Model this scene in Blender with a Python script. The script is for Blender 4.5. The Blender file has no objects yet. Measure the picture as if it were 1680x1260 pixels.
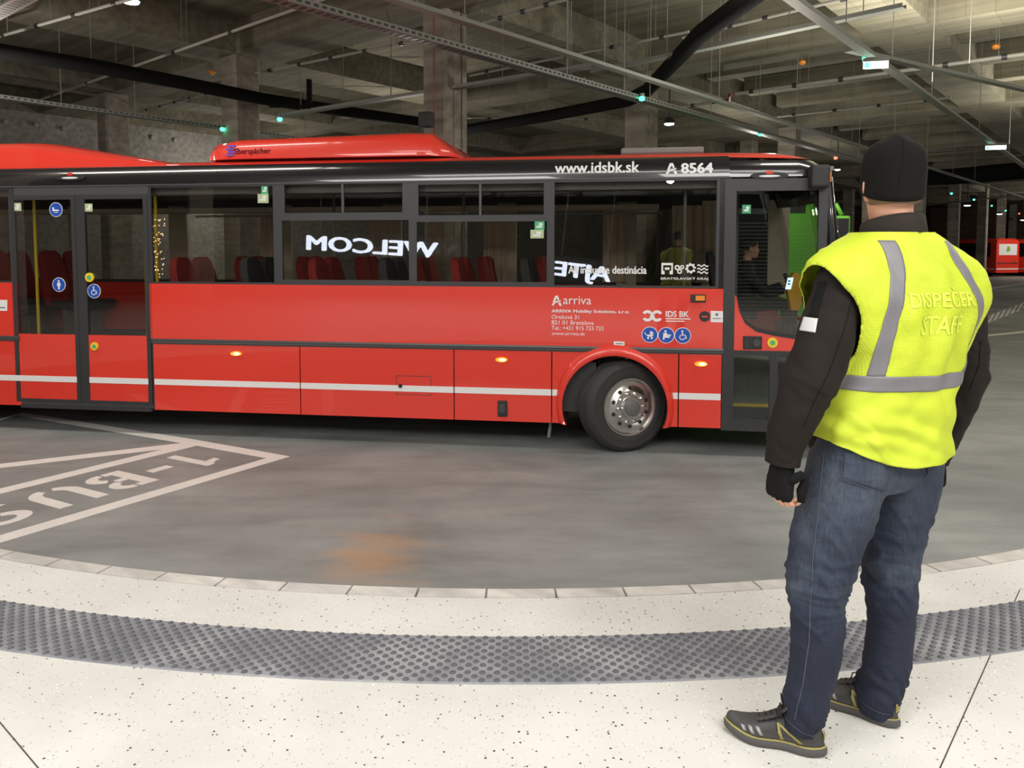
import bpy, bmesh, math, random
from mathutils import Vector, Matrix, noise
from mathutils.bvhtree import BVHTree
random.seed(7)
PI = math.pi
R = math.radians
scene = bpy.context.scene
COL = scene.collection

# ------------------------------------------------------------------ camera
CAM_H = 2.07            # camera height above the roadway
FPX = 1260.0            # focal length for a 1680 px wide frame
PITCH = R(3.5)
CY = 412 + FPX*math.tan(PITCH)      # row of the principal point (the frame was cropped low)
cd = bpy.data.cameras.new('camera')
cam = bpy.data.objects.new('camera', cd)
COL.objects.link(cam)
cam.location = (0, 0, CAM_H)
cam.rotation_euler = (PI/2-PITCH, 0, 0)
cd.sensor_width = 36
cd.lens = 36*FPX/1680
cd.shift_y = -(630-CY)/1680
cd.clip_end = 300
scene.camera = cam
scene.view_settings.view_transform = 'Standard'
scene.view_settings.look = 'None'
scene.view_settings.gamma = 1
scene.view_settings.use_curve_mapping = False
scene.view_settings.exposure = 0.0
scene.cycles.transparent_max_bounces = 24
scene.cycles.max_bounces = 8

world = bpy.data.worlds.new('hall_ambient')
scene.world = world
world.use_nodes = True
world.node_tree.nodes['Background'].inputs[0].default_value = (1.0, 0.93, 0.82, 1)
world.node_tree.nodes['Background'].inputs[1].default_value = 0.25

def area_light(name, loc, sx, sy, power, col=(1, 0.93, 0.84), rot=(0, 0, 0)):
    l = bpy.data.lights.new(name, 'AREA')
    l.shape = 'RECTANGLE'; l.size = sx; l.size_y = sy; l.energy = power; l.color = col
    o = bpy.data.objects.new(name, l)
    o.location = loc; o.rotation_euler = rot
    COL.objects.link(o)
    return o
# ceiling lighting of the waiting platform (behind and above the photographer)
area_light('platform_light', (-5.0, -2.2, 5.6), 6.0, 2.2, 430, col=(1, .97, .93), rot=(R(14), 0, 0))
area_light('platform_light', (3.5, -2.2, 5.6), 6.0, 2.2, 450, col=(1, .97, .93), rot=(R(14), 0, 0))
area_light('platform_light', (0.0, 0.6, 6.0), 9.0, 1.2, 260, col=(1, .97, .93))
# lighting rows over the roadway
area_light('road_light', (-6.0, 7.0, 6.3), 5.0, 0.6, 200)
area_light('road_light', (5.5, 6.0, 6.3), 5.0, 0.6, 200)
# added upward fill without fixtures, brightening the ceiling towards the right
area_light('ceiling_fill', (8.5, 13.0, 5.25), 4.5, 4.5, 640, col=(1, .95, .80), rot=(PI, 0, 0))
area_light('ceiling_fill', (17.5, 20.5, 5.25), 6, 6, 850, col=(1, .95, .80), rot=(PI, 0, 0))
area_light('ceiling_fill', (1.5, 9.5, 5.4), 3, 3, 110, col=(1, .95, .80), rot=(PI, 0, 0))
# added point lights without fixtures, spread through the hall to brighten ceiling and roadway
def hall_fill(x, y, z, p):
    l = bpy.data.lights.new('hall_fill', 'POINT'); l.energy = p; l.shadow_soft_size = .12; l.color = (1, .93, .82)
    o = bpy.data.objects.new('hall_fill', l); o.location = (x, y, z); COL.objects.link(o)
for x, y, p in ((-9, 13, 260), (-14.5, 8, 260), (4.2, 12.5, 260), (10.5, 9.5, 200), (15, 13, 120), (-3, 23, 300), (-10, 29, 300), (8, 25.5, 300), (13, 34, 200), (21, 24, 160), (20, 42, 180), (31, 40, 200), (43, 57, 1100), (-9, -4, 300), (9, -3, 300), (0, -9, 300)):
    hall_fill(x, y, 4.3, p)

# ------------------------------------------------------------------ helpers
def ray(px, py):
    a = (px-840)/FPX; b = (CY-py)/FPX
    return Vector((a, math.cos(PITCH)+b*math.sin(PITCH), -math.sin(PITCH)+b*math.cos(PITCH)))
def on_z(px, py, z):                       # point of the horizontal plane z
    d = ray(px, py); t = (z-CAM_H)/d.z
    return Vector((d.x*t, d.y*t, z))
def at(px, py, Y):                         # point at distance Y down the hall
    d = ray(px, py); t = Y/d.y
    return Vector((d.x*t, Y, CAM_H+d.z*t))

def tag(o, label=None, cat=None, group=None, kind=None):
    if label: o['label'] = label
    if cat: o['category'] = cat
    if group: o['group'] = group
    if kind: o['kind'] = kind
    return o
def empty(name, loc, rz=0, parent=None):
    o = bpy.data.objects.new(name, None)
    COL.objects.link(o)
    o.location = loc; o.rotation_euler = (0, 0, rz); o.empty_display_size = .1
    if parent: o.parent = parent
    return o
def link(name, me, mat, parent=None, smooth=False):
    o = bpy.data.objects.new(name, me)
    COL.objects.link(o)
    if mat is not None:
        for m in (mat if isinstance(mat, (list, tuple)) else [mat]):
            me.materials.append(m)
    if parent: o.parent = parent
    if smooth:
        for p in me.polygons: p.use_smooth = True
        if smooth is not True: auto_smooth(me, smooth)
    return o
def auto_smooth(me, deg):
    bm = bmesh.new(); bm.from_mesh(me)
    c = math.cos(R(deg))
    for e in bm.edges:
        if len(e.link_faces) == 2:
            e.smooth = e.link_faces[0].normal.dot(e.link_faces[1].normal) > c
    bm.to_mesh(me); bm.free()

class MB:
    def __init__(s): s.v = []; s.f = []; s.m = []; s.cm = 0
    def face(s, idx): s.f.append(tuple(idx)); s.m.append(s.cm)
    def box(s, x0, x1, y0, y1, z0, z1):
        b = len(s.v)
        s.v += [(x, y, z) for z in (z0, z1) for y in (y0, y1) for x in (x0, x1)]
        for q in ((0, 2, 3, 1), (4, 5, 7, 6), (0, 1, 5, 4), (2, 6, 7, 3), (0, 4, 6, 2), (1, 3, 7, 5)):
            s.face([b+i for i in q])
        return s
    def obox(s, c, ax, ay, az):            # oriented box: centre and three half vectors
        c = Vector(c); ax = Vector(ax); ay = Vector(ay); az = Vector(az)
        b = len(s.v)
        s.v += [tuple(c+ax*i+ay*j+az*k) for k in (-1, 1) for j in (-1, 1) for i in (-1, 1)]
        for q in ((0, 2, 3, 1), (4, 5, 7, 6), (0, 1, 5, 4), (2, 6, 7, 3), (0, 4, 6, 2), (1, 3, 7, 5)):
            s.face([b+i for i in q])
        return s
    def bar(s, p, q, w, h=None):           # rectangular bar from p to q
        p = Vector(p); q = Vector(q); d = q-p
        h = h or w
        side = d.cross(Vector((0, 0, 1)))
        if side.length < 1e-6: side = Vector((1, 0, 0))
        side.normalize(); up = side.cross(d).normalized()
        return s.obox((p+q)/2, d/2, side*w/2, up*h/2)
    def prism(s, pts, fn0, fn1):           # polygon (list of 2D) mapped by two functions
        b = len(s.v); n = len(pts)
        s.v += [tuple(fn0(*p)) for p in pts]+[tuple(fn1(*p)) for p in pts]
        s.face([b+i for i in range(n)]); s.face([b+n+i for i in reversed(range(n))])
        for i in range(n):
            j = (i+1) % n
            s.face([b+i, b+n+i, b+n+j, b+j])
        return s
    def tube(s, pts, r, seg=10, caps=True):
        pts = [Vector(p) for p in pts]
        rr = r if isinstance(r, (list, tuple)) else [r]*len(pts)
        rings = []
        ref = None
        for i, p in enumerate(pts):
            t = (pts[min(i+1, len(pts)-1)]-pts[max(i-1, 0)]).normalized()
            if ref is None:
                ref = t.cross(Vector((0, 0, 1)))
                if ref.length < 1e-3: ref = t.cross(Vector((0, 1, 0)))
            ref = (ref-t*ref.dot(t)).normalized()
            o = t.cross(ref)
            rings.append([p+(ref*math.cos(a)+o*math.sin(a))*rr[i] for a in [2*PI*k/seg for k in range(seg)]])
        return s.loft(rings, caps)
    def loft(s, rings, caps=True, closed=True):
        b = len(s.v); n = len(rings[0])
        for r_ in rings: s.v += [tuple(p) for p in r_]
        for i in range(len(rings)-1):
            for k in range(n if closed else n-1):
                j = (k+1) % n
                s.face([b+i*n+k, b+i*n+j, b+(i+1)*n+j, b+(i+1)*n+k])
        if caps and closed:
            s.face([b+k for k in reversed(range(n))])
            s.face([b+(len(rings)-1)*n+k for k in range(n)])
        return s
    def lathe(s, prof, c, axis, seg=48, ref=None):   # prof: (radius, distance along axis)
        c = Vector(c); ax = Vector(axis).normalized()
        u = ax.cross(Vector(ref) if ref else (Vector((0, 0, 1)) if abs(ax.z) < .9 else Vector((1, 0, 0)))).normalized()
        w = ax.cross(u)
        rings = [[c+ax*h+(u*math.cos(a)+w*math.sin(a))*max(r_, 1e-4) for a in [2*PI*k/seg for k in range(seg)]] for r_, h in prof]
        return s.loft(rings)
    def mesh(s, name):
        me = bpy.data.meshes.new(name)
        me.from_pydata([tuple(v) for v in s.v], [], s.f)
        if any(s.m):
            for p, k in zip(me.polygons, s.m): p.material_index = k
        bm = bmesh.new(); bm.from_mesh(me)
        bmesh.ops.recalc_face_normals(bm, faces=bm.faces)
        bm.to_mesh(me); bm.free()
        return me
    def build(s, name, mat, parent=None, smooth=False):
        return link(name, s.mesh(name), mat, parent, smooth)

def bevel(o, w, seg=2):
    m = o.modifiers.new('bevel', 'BEVEL'); m.width = w; m.segments = seg; m.limit_method = 'ANGLE'
    return o

# ------------------------------------------------------------------ materials
def nt(name):
    m = bpy.data.materials.new(name); m.use_nodes = True
    t = m.node_tree
    return m, t, t.nodes['Principled BSDF']
def mat(name, col, rough=.5, metal=0, coat=0, emit=None, es=1, bump=None, var=0, vscale=5, spec=None, sheen=0):
    m, t, b = nt(name)
    b.inputs['Base Color'].default_value = (*col, 1)
    b.inputs['Roughness'].default_value = rough
    b.inputs['Metallic'].default_value = metal
    b.inputs['Coat Weight'].default_value = coat
    b.inputs['Coat Roughness'].default_value = .03
    if spec is not None: b.inputs['Specular IOR Level'].default_value = spec
    if sheen: b.inputs['Sheen Weight'].default_value = sheen
    if emit:
        b.inputs['Emission Color'].default_value = (*emit, 1)
        b.inputs['Emission Strength'].default_value = es
    tc = t.nodes.new('ShaderNodeTexCoord')
    if var:
        n = t.nodes.new('ShaderNodeTexNoise'); n.inputs['Scale'].default_value = vscale; n.inputs['Detail'].default_value = 5
        t.links.new(tc.outputs['Object'], n.inputs['Vector'])
        mx = t.nodes.new('ShaderNodeMix'); mx.data_type = 'RGBA'
        mx.inputs[6].default_value = (*[c*(1-var) for c in col], 1)
        mx.inputs[7].default_value = (*[min(1, c*(1+var)) for c in col], 1)
        t.links.new(n.outputs['Fac'], mx.inputs[0])
        t.links.new(mx.outputs[2], b.inputs['Base Color'])
    if bump:
        n = t.nodes.new('ShaderNodeTexNoise'); n.inputs['Scale'].default_value = bump[0]; n.inputs['Detail'].default_value = 4
        t.links.new(tc.outputs['Object'], n.inputs['Vector'])
        bp = t.nodes.new('ShaderNodeBump'); bp.inputs['Strength'].default_value = bump[1]; bp.inputs['Distance'].default_value = bump[2] if len(bump) > 2 else .01
        t.links.new(n.outputs['Fac'], bp.inputs['Height']); t.links.new(bp.outputs['Normal'], b.inputs['Normal'])
    return m
def glass_mat(name, tint, ior=1.5, rough=.0):
    m = bpy.data.materials.new(name); m.use_nodes = True
    t = m.node_tree; t.nodes.clear()
    o = t.nodes.new('ShaderNodeOutputMaterial')
    tr = t.nodes.new('ShaderNodeBsdfTransparent'); tr.inputs[0].default_value = (*tint, 1)
    gl = t.nodes.new('ShaderNodeBsdfGlossy'); gl.inputs['Roughness'].default_value = rough; gl.inputs['Color'].default_value = (1, 1, 1, 1)
    f0 = ((ior-1)/(ior+1))**2                # Schlick reflectance, the same on both faces of the pane
    lw = t.nodes.new('ShaderNodeLayerWeight'); lw.inputs[0].default_value = .5
    pw_ = t.nodes.new('ShaderNodeMath'); pw_.operation = 'POWER'; pw_.inputs[1].default_value = 5; t.links.new(lw.outputs['Facing'], pw_.inputs[0])
    fr = t.nodes.new('ShaderNodeMath'); fr.operation = 'MULTIPLY_ADD'; fr.inputs[1].default_value = 1-f0; fr.inputs[2].default_value = f0
    t.links.new(pw_.outputs[0], fr.inputs[0])
    mx = t.nodes.new('ShaderNodeMixShader')
    t.links.new(fr.outputs[0], mx.inputs[0]); t.links.new(tr.outputs[0], mx.inputs[1]); t.links.new(gl.outputs[0], mx.inputs[2])
    t.links.new(mx.outputs[0], o.inputs[0])
    return m
def ramp(t, fac, stops):
    r_ = t.nodes.new('ShaderNodeValToRGB')
    e = r_.color_ramp.elements
    while len(e) < len(stops): e.new(.5)
    for k, (p, c) in enumerate(stops):
        e[k].position = p; e[k].color = (*c, 1) if len(c) == 3 else c
    t.links.new(fac, r_.inputs[0])
    return r_.outputs[0]
def texnode(t, kind, vec, **kw):
    n = t.nodes.new('ShaderNodeTex'+kind)
    for k, v in kw.items():
        if k in n.inputs: n.inputs[k].default_value = v
        else: setattr(n, k, v)
    if vec is not None: t.links.new(vec, n.inputs['Vector'])
    return n
def mixrgb(t, fac, a, b, blend='MIX'):
    mx = t.nodes.new('ShaderNodeMix'); mx.data_type = 'RGBA'; mx.blend_type = blend
    for sock, v in ((0, fac), (6, a), (7, b)):
        if isinstance(v, (float, int)): mx.inputs[sock].default_value = v
        elif isinstance(v, tuple): mx.inputs[sock].default_value = (*v, 1) if len(v) == 3 else v
        else: t.links.new(v, mx.inputs[sock])
    return mx.outputs[2]

M = {}
M['red'] = mat('red_paint', (.74, .036, .018), .4, coat=.8)
M['black_gloss'] = mat('black_gloss_paint', (.012, .012, .014), .22, coat=1)
M['black'] = mat('black_rubber', (.02, .02, .021), .55)
M['dark_frame'] = mat('dark_frame', (.035, .036, .038), .4)
M['grey_trim'] = mat('grey_trim', (.06, .06, .062), .4)
M['white_vinyl'] = mat('white_vinyl', (.8, .8, .8), .4)
M['amber'] = mat('amber_lamp', (.9, .35, .03), .3, emit=(1, .45, .05), es=.6)
M['amber_hot'] = mat('amber_lamp_bright', (1, .75, .3), .3, emit=(1, .72, .25), es=3)
M['orange'] = mat('orange_reflector', (.85, .28, .03), .3)
M['blue'] = mat('blue_sticker', (.02, .08, .45), .35)
M['yellow'] = mat('yellow_plastic', (.85, .62, .03), .4)
M['green_st'] = mat('green_sticker', (.08, .45, .22), .5)
M['pale_green'] = mat('pale_green_sticker', (.45, .55, .32), .5)
M['silver'] = mat('cast_aluminium', (.62, .60, .57), .3, metal=1)
M['chrome'] = mat('chrome', (.8, .8, .8), .15, metal=1)
M['hub'] = mat('grey_hub', (.12, .12, .125), .5)
M['tyre'] = mat('tyre_rubber', (.028, .027, .026), .7, bump=(60, .3, .002), var=.3, vscale=14)
M['glass'] = glass_mat('window_glass', (.82, .82, .80), 1.6)
M['glass_far'] = glass_mat('far_window_glass', (.8, .8, .78), 1.1)
M['glass_clear'] = glass_mat('door_glass', (.78, .80, .78), 1.45)
M['int_dark'] = mat('dark_interior', (.03, .03, .03), .7)
M['int_cream'] = mat('cream_interior', (.58, .50, .37), .6)
M['int_grey'] = mat('grey_interior', (.2, .2, .19), .6)
M['seat_red'] = mat('red_seat_fabric', (.30, .022, .02), .85)
M['seat_dark'] = mat('charcoal_seat_fabric', (.05, .05, .055), .85)
M['steel'] = mat('galvanised_steel', (.20, .21, .19), .6, metal=.2)
M['pipe_red'] = mat('brown_pipe_coupling', (.25, .07, .04), .5)
M['pipe'] = mat('grey_pipe', (.30, .29, .26), .6)
M['duct'] = mat('black_insulation', (.008, .008, .008), .95, bump=(20, .5, .02), spec=.08)
M['led_green'] = mat('green_led', (0, .5, .2), .4, emit=(.05, 1, .45), es=6)
M['led_red'] = mat('red_led', (.5, .02, .02), .4, emit=(1, .08, .04), es=6)
M['lamp_white'] = mat('white_lamp', (1, 1, 1), .4, emit=(1, .97, .92), es=12)
M['led_text'] = mat('led_letter', (.8, .85, 1), .5, emit=(.75, .82, 1), es=11)
M['lime'] = mat('green_bus_paint', (.10, .42, .015), .35, coat=1)
M['paint_white'] = mat('road_paint', (.72, .69, .65), .7, var=.12, vscale=6)

def concrete(name, c0, c1, scale=1.2, boards=False, rough=.85):
    m, t, b = nt(name)
    g = t.nodes.new('ShaderNodeNewGeometry')
    n = texnode(t, 'Noise', g.outputs['Position'], Scale=scale, Detail=8.0, Roughness=.6)
    col = ramp(t, n.outputs['Fac'], [(.3, c0), (.7, c1)])
    mp = t.nodes.new('ShaderNodeMapping'); mp.inputs['Rotation'].default_value = (0, 0, R(-50.3)); t.links.new(g.outputs['Position'], mp.inputs[0])
    mp2 = t.nodes.new('ShaderNodeMapping'); mp2.inputs['Scale'].default_value = (6, .35, 6); t.links.new(mp.outputs[0], mp2.inputs[0])
    n2 = texnode(t, 'Noise', mp2.outputs[0], Scale=1.0, Detail=3.0)
    s2 = ramp(t, n2.outputs['Fac'], [(.35, (.72, .72, .72)), (.65, (1.1, 1.1, 1.1))])
    col = mixrgb(t, 1.0, col, s2, 'MULTIPLY')
    if boards:
        br = texnode(t, 'Brick', mp.outputs[0], Scale=1.0)
        br.inputs['Brick Width'].default_value = 2.5; br.inputs['Row Height'].default_value = .5; br.inputs['Mortar Size'].default_value = .006
        br.inputs['Color1'].default_value = (1, 1, 1, 1); br.inputs['Color2'].default_value = (.88, .88, .88, 1); br.inputs['Mortar'].default_value = (.6, .6, .6, 1)
        col = mixrgb(t, 1.0, col, br.outputs['Color'], 'MULTIPLY')
    t.links.new(col, b.inputs['Base Color'])
    b.inputs['Roughness'].default_value = rough
    bp = t.nodes.new('ShaderNodeBump'); bp.inputs['Strength'].default_value = .25; bp.inputs['Distance'].default_value = .02
    t.links.new(n.outputs['Fac'], bp.inputs['Height']); t.links.new(bp.outputs['Normal'], b.inputs['Normal'])
    return m
M['ceiling'] = concrete('board_marked_concrete', (.135, .123, .088), (.21, .192, .14), .8, True)
M['column'] = concrete('column_concrete', (.20, .175, .145), (.32, .285, .24), 1.5)
M['wall_grey'] = concrete('grey_wall_panel', (.22, .21, .19), (.28, .27, .25), 1.0)
M['wall_brown'] = concrete('brown_far_wall', (.06, .03, .02), (.10, .055, .035), .5)
M['kerb'] = concrete('kerb_concrete', (.50, .475, .44), (.66, .63, .59), 6)

def road_mat():
    m, t, b = nt('dark_screed')
    g = t.nodes.new('ShaderNodeNewGeometry'); P = g.outputs['Position']
    n = texnode(t, 'Noise', P, Scale=.55, Detail=6.0, Roughness=.6, Distortion=.4)
    col = ramp(t, n.outputs['Fac'], [(.32, (.185, .195, .192)), (.5, (.245, .258, .252)), (.68, (.305, .318, .31))])
    mp = t.nodes.new('ShaderNodeMapping'); mp.inputs['Scale'].default_value = (.6, 2.2, 1); t.links.new(P, mp.inputs[0])
    n3 = texnode(t, 'Noise', mp.outputs[0], Scale=1.6, Detail=7.0, Roughness=.65)
    col = mixrgb(t, 1.0, col, ramp(t, n3.outputs['Fac'], [(.3, (.8, .8, .8)), (.5, (1, 1, 1)), (.75, (1.18, 1.17, 1.16))]), 'MULTIPLY')
    fine = texnode(t, 'Noise', P, Scale=140.0, Detail=2.0)
    col = mixrgb(t, 1.0, col, ramp(t, fine.outputs['Fac'], [(.3, (.85, .85, .85)), (.7, (1.12, 1.12, 1.12))]), 'MULTIPLY')
    # rust-coloured stain on the screed
    vm = t.nodes.new('ShaderNodeVectorMath'); vm.operation = 'SUBTRACT'; vm.inputs[1].default_value = (-.93, 5.05, 0); t.links.new(P, vm.inputs[0])
    vs = t.nodes.new('ShaderNodeVectorMath'); vs.operation = 'MULTIPLY'; vs.inputs[1].default_value = (1.9, .95, 0); t.links.new(vm.outputs[0], vs.inputs[0])
    ln = t.nodes.new('ShaderNodeVectorMath'); ln.operation = 'LENGTH'; t.links.new(vs.outputs[0], ln.inputs[0])
    n4 = texnode(t, 'Noise', mp.outputs[0], Scale=2.6, Detail=5.0)
    ad = t.nodes.new('ShaderNodeMath'); ad.operation = 'ADD'; t.links.new(ln.outputs['Value'], ad.inputs[0])
    ms = t.nodes.new('ShaderNodeMath'); ms.operation = 'MULTIPLY'; ms.inputs[1].default_value = 1.6; t.links.new(n4.outputs['Fac'], ms.inputs[0]); t.links.new(ms.outputs[0], ad.inputs[1])
    k = ramp(t, ad.outputs[0], [(.75, (.5, .5, .5)), (1.0, (.28, .28, .28))])
    k2 = t.nodes.new('ShaderNodeMapRange'); k2.inputs[1].default_value = 1.55; k2.inputs[2].default_value = .85; k2.inputs[3].default_value = 0; k2.inputs[4].default_value = .55
    t.links.new(ad.outputs[0], k2.inputs[0])
    col = mixrgb(t, k2.outputs[0], col, (.48, .27, .13))
    t.links.new(col, b.inputs['Base Color'])
    b.inputs['Roughness'].default_value = .55
    bp = t.nodes.new('ShaderNodeBump'); bp.inputs['Strength'].default_value = .15; bp.inputs['Distance'].default_value = .004
    t.links.new(fine.outputs['Fac'], bp.inputs['Height']); t.links.new(bp.outputs['Normal'], b.inputs['Normal'])
    return m
M['road'] = road_mat()
def terrazzo_mat():
    m, t, b = nt('white_terrazzo')
    g = t.nodes.new('ShaderNodeNewGeometry'); P = g.outputs['Position']
    n = texnode(t, 'Noise', P, Scale=2.0, Detail=4.0)
    col = ramp(t, n.outputs['Fac'], [(.3, (.57, .56, .53)), (.7, (.66, .65, .62))])
    for sc, th, c in ((38.0, .16, (.045, .045, .045)), (75.0, .15, (.13, .11, .09)), (60.0, .16, (.95, .95, .93)), (24.0, .085, (.03, .03, .03)), (50.0, .11, (.30, .19, .12))):
        w = texnode(t, 'Noise', P, Scale=sc*.6, Detail=1.0)
        mx = t.nodes.new('ShaderNodeVectorMath'); mx.operation = 'MULTIPLY_ADD'
        t.links.new(w.outputs['Color'], mx.inputs[0]); mx.inputs[1].default_value = (.012, .012, .012); t.links.new(P, mx.inputs[2])
        v = texnode(t, 'Voronoi', mx.outputs[0], Scale=sc, Randomness=1.0)
        c1 = t.nodes.new('ShaderNodeMath'); c1.operation = 'LESS_THAN'; c1.inputs[1].default_value = th; t.links.new(v.outputs['Distance'], c1.inputs[0])
        sp = t.nodes.new('ShaderNodeSeparateColor'); t.links.new(v.outputs['Color'], sp.inputs[0])
        c2 = t.nodes.new('ShaderNodeMath'); c2.operation = 'LESS_THAN'; c2.inputs[1].default_value = .33; t.links.new(sp.outputs[0], c2.inputs[0])
        c3 = t.nodes.new('ShaderNodeMath'); c3.operation = 'MULTIPLY'; t.links.new(c1.outputs[0], c3.inputs[0]); t.links.new(c2.outputs[0], c3.inputs[1])
        col = mixrgb(t, c3.outputs[0], col, c)
    t.links.new(col, b.inputs['Base Color'])
    b.inputs['Roughness'].default_value = .5
    return m
M['terrazzo'] = terrazzo_mat()
def tactile_mat():
    m, t, b = nt('grey_tactile_rubber')
    g = t.nodes.new('ShaderNodeNewGeometry'); P = g.outputs['Position']
    n = texnode(t, 'Noise', P, Scale=3.0, Detail=7.0, Roughness=.7)
    col = ramp(t, n.outputs['Fac'], [(.35, (.15, .155, .175)), (.5, (.21, .215, .238)), (.68, (.34, .34, .345))])
    n2 = texnode(t, 'Noise', P, Scale=1.6, Detail=6.0, Roughness=.7)
    col = mixrgb(t, ramp(t, n2.outputs['Fac'], [(.55, (0, 0, 0)), (.72, (.5, .5, .5))]), col, (.07, .065, .058))
    t.links.new(col, b.inputs['Base Color']); b.inputs['Roughness'].default_value = .5
    return m
M['tactile'] = tactile_mat()
M['stud'] = mat('tactile_stud', (.10, .105, .12), .45, var=.15, vscale=3)

# text -> mesh (flat, in the XY plane)
def text_verts(body, size=1.0, bold=0.0, extrude=0.0, space=1.0, align='LEFT', res=3):
    cu = bpy.data.curves.new('txt', 'FONT')
    cu.body = body; cu.size = size; cu.extrude = extrude; cu.space_character = space
    cu.align_x = align; cu.resolution_u = res
    o = bpy.data.objects.new('txt', cu); COL.objects.link(o)
    dg = bpy.context.evaluated_depsgraph_get(); dg.update()
    me = bpy.data.meshes.new_from_object(o.evaluated_get(dg))
    bpy.data.objects.remove(o); bpy.data.curves.remove(cu)
    if bold:                                 # heavier strokes: the same outline laid again a little to each side
        bm = bmesh.new(); bm.from_mesh(me)
        src = bm.faces[:]
        for k, (dx, dy) in enumerate(((-1, 0), (1, 0), (0, .6), (0, -.6), (-.7, .4), (.7, -.4))):
            r_ = bmesh.ops.duplicate(bm, geom=src)
            vs_ = [g for g in r_['geom'] if isinstance(g, bmesh.types.BMVert)]
            bmesh.ops.translate(bm, verts=vs_, vec=(dx*bold, dy*bold, .0002*(k+1)))
        bm.to_mesh(me); bm.free()
    return me
def slice_mesh(me, axis, n):                # cut into bands so that lettering can follow a curved surface
    bm = bmesh.new(); bm.from_mesh(me)
    lo = min(v.co[axis] for v in bm.verts); hi = max(v.co[axis] for v in bm.verts)
    nn = [0, 0, 0]; nn[axis] = 1
    for i in range(1, n):
        c = [0, 0, 0]; c[axis] = lo+(hi-lo)*i/n
        bmesh.ops.bisect_plane(bm, geom=bm.verts[:]+bm.edges[:]+bm.faces[:], plane_co=c, plane_no=nn)
    bm.to_mesh(me); bm.free()
def text_obj(name, body, size, mapper, mt, parent=None, **kw):
    me = text_verts(body, size, **kw)
    for v in me.vertices: v.co = mapper(v.co)
    me.materials.clear()
    return link(name, me, mt, parent)
# ================================================================== SETTING
UV_U = (math.sin(R(39.7)), math.cos(R(39.7)))      # long direction of the column grid
UV_V = (-math.sin(R(50.3)), math.cos(R(50.3)))
def uv(u, v, z=0): return Vector((UV_U[0]*u+UV_V[0]*v, UV_U[1]*u+UV_V[1]*v, z))
Z_SOFFIT, Z_SLAB = 6.7, 7.45

tag(MB().box(-70, 120, -40, 120, -.1, 0).build('roadway', M['road']), kind='structure')

KC = Vector((0.0, 11.3, 0)); KR = 7.8; PZ = .5      # the platform edge is an arc
def pol(r, a, z): return Vector((KC.x+r*math.sin(a), KC.y-r*math.cos(a), z))
mb = MB(); A0, A1, NA = R(-78), R(78), 120
rings = []
for i in range(NA+1):
    a = A0+(A1-A0)*i/NA
    rings.append([pol(KR+.11, a, 0), pol(KR+.11, a, PZ), pol(26, a, PZ), pol(26, a, 0)])
mb.loft(rings)
tag(mb.build('floor', M['terrazzo']), kind='structure')

# kerb stones along the platform edge
da = .3165/KR
proto = None
a_st = math.atan2(2.708, 7.33)
for k in range(-30, 31):
    am = k*da+da*.13
    if proto is None:
        mb = MB(); rr = []
        for i in range(5):
            a = -da/2+.0055/KR*1.0+(da-.011/KR)*i/4
            def q(r, z): return (r*math.sin(a), -r*math.cos(a), z)
            rr.append([q(KR, 0), q(KR, PZ-.014), q(KR+.014, PZ+.001), q(KR+.107, PZ+.003), q(KR+.109, 0)])
        mb.loft(rr)
        proto = mb.build('kerb_stone', M['kerb']); o = proto
    else:
        o = proto.copy(); COL.objects.link(o)
    o.location = KC; o.rotation_euler = (0, 0, am)
    tag(o, 'light grey concrete kerb stone in the curved row edging the white platform', 'kerb stone', 'kerb stones along the platform edge')

# tactile strip
mb = MB(); rings = []; R0, R1 = 8.262, 8.605
for i in range(161):
    a = R(-40)+R(80)*i/160
    rings.append([pol(R0, a, PZ), pol(R0+.006, a, PZ+.006), pol(R1-.006, a, PZ+.006), pol(R1, a, PZ)])
mb.loft(rings)
ts = tag(mb.build('tactile_strip', M['tactile']), 'curved grey rubber tactile strip with rows of raised round studs on the white floor', 'tactile paving')
mb = MB()
NR = 13
for r_i in range(NR):
    r = R0+.017+(R1-R0-.034)*r_i/(NR-1)
    pitch = .0545/8.43
    n = int(R(38)/pitch)
    for k in range(-n, n+1):
        a = (k+(.5 if r_i % 2 else 0))*pitch
        c = pol(r, a, PZ+.0055)
        rg = []
        for rad, h in ((.0125, 0), (.0115, .0035), (.0085, .005)):
            rg.append([c+Vector((rad*math.cos(t_), rad*math.sin(t_), h)) for t_ in [2*PI*j/9 for j in range(9)]])
        mb.loft(rg)
studs = mb.build('studs', M['stud'], ts, smooth=35)
studs['kind'] = 'stuff'

# joints in the terrazzo
mb = MB()
def joint(p, q, w=.004):
    p = on_z(*p, PZ); q = on_z(*q, PZ)
    d = (q-p).normalized(); s_ = Vector((-d.y, d.x, 0))*w/2
    b = len(mb.v); mb.v += [tuple(x+Vector((0, 0, .0012))) for x in (p-s_, q-s_, q+s_, p+s_)]; mb.face((b, b+1, b+2, b+3))
joint((1673, 968), (1520, 1310)); joint((-30, 1150), (75, 1275))
tag(mb.build('trim_1', M['dark_frame']), kind='structure')

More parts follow.
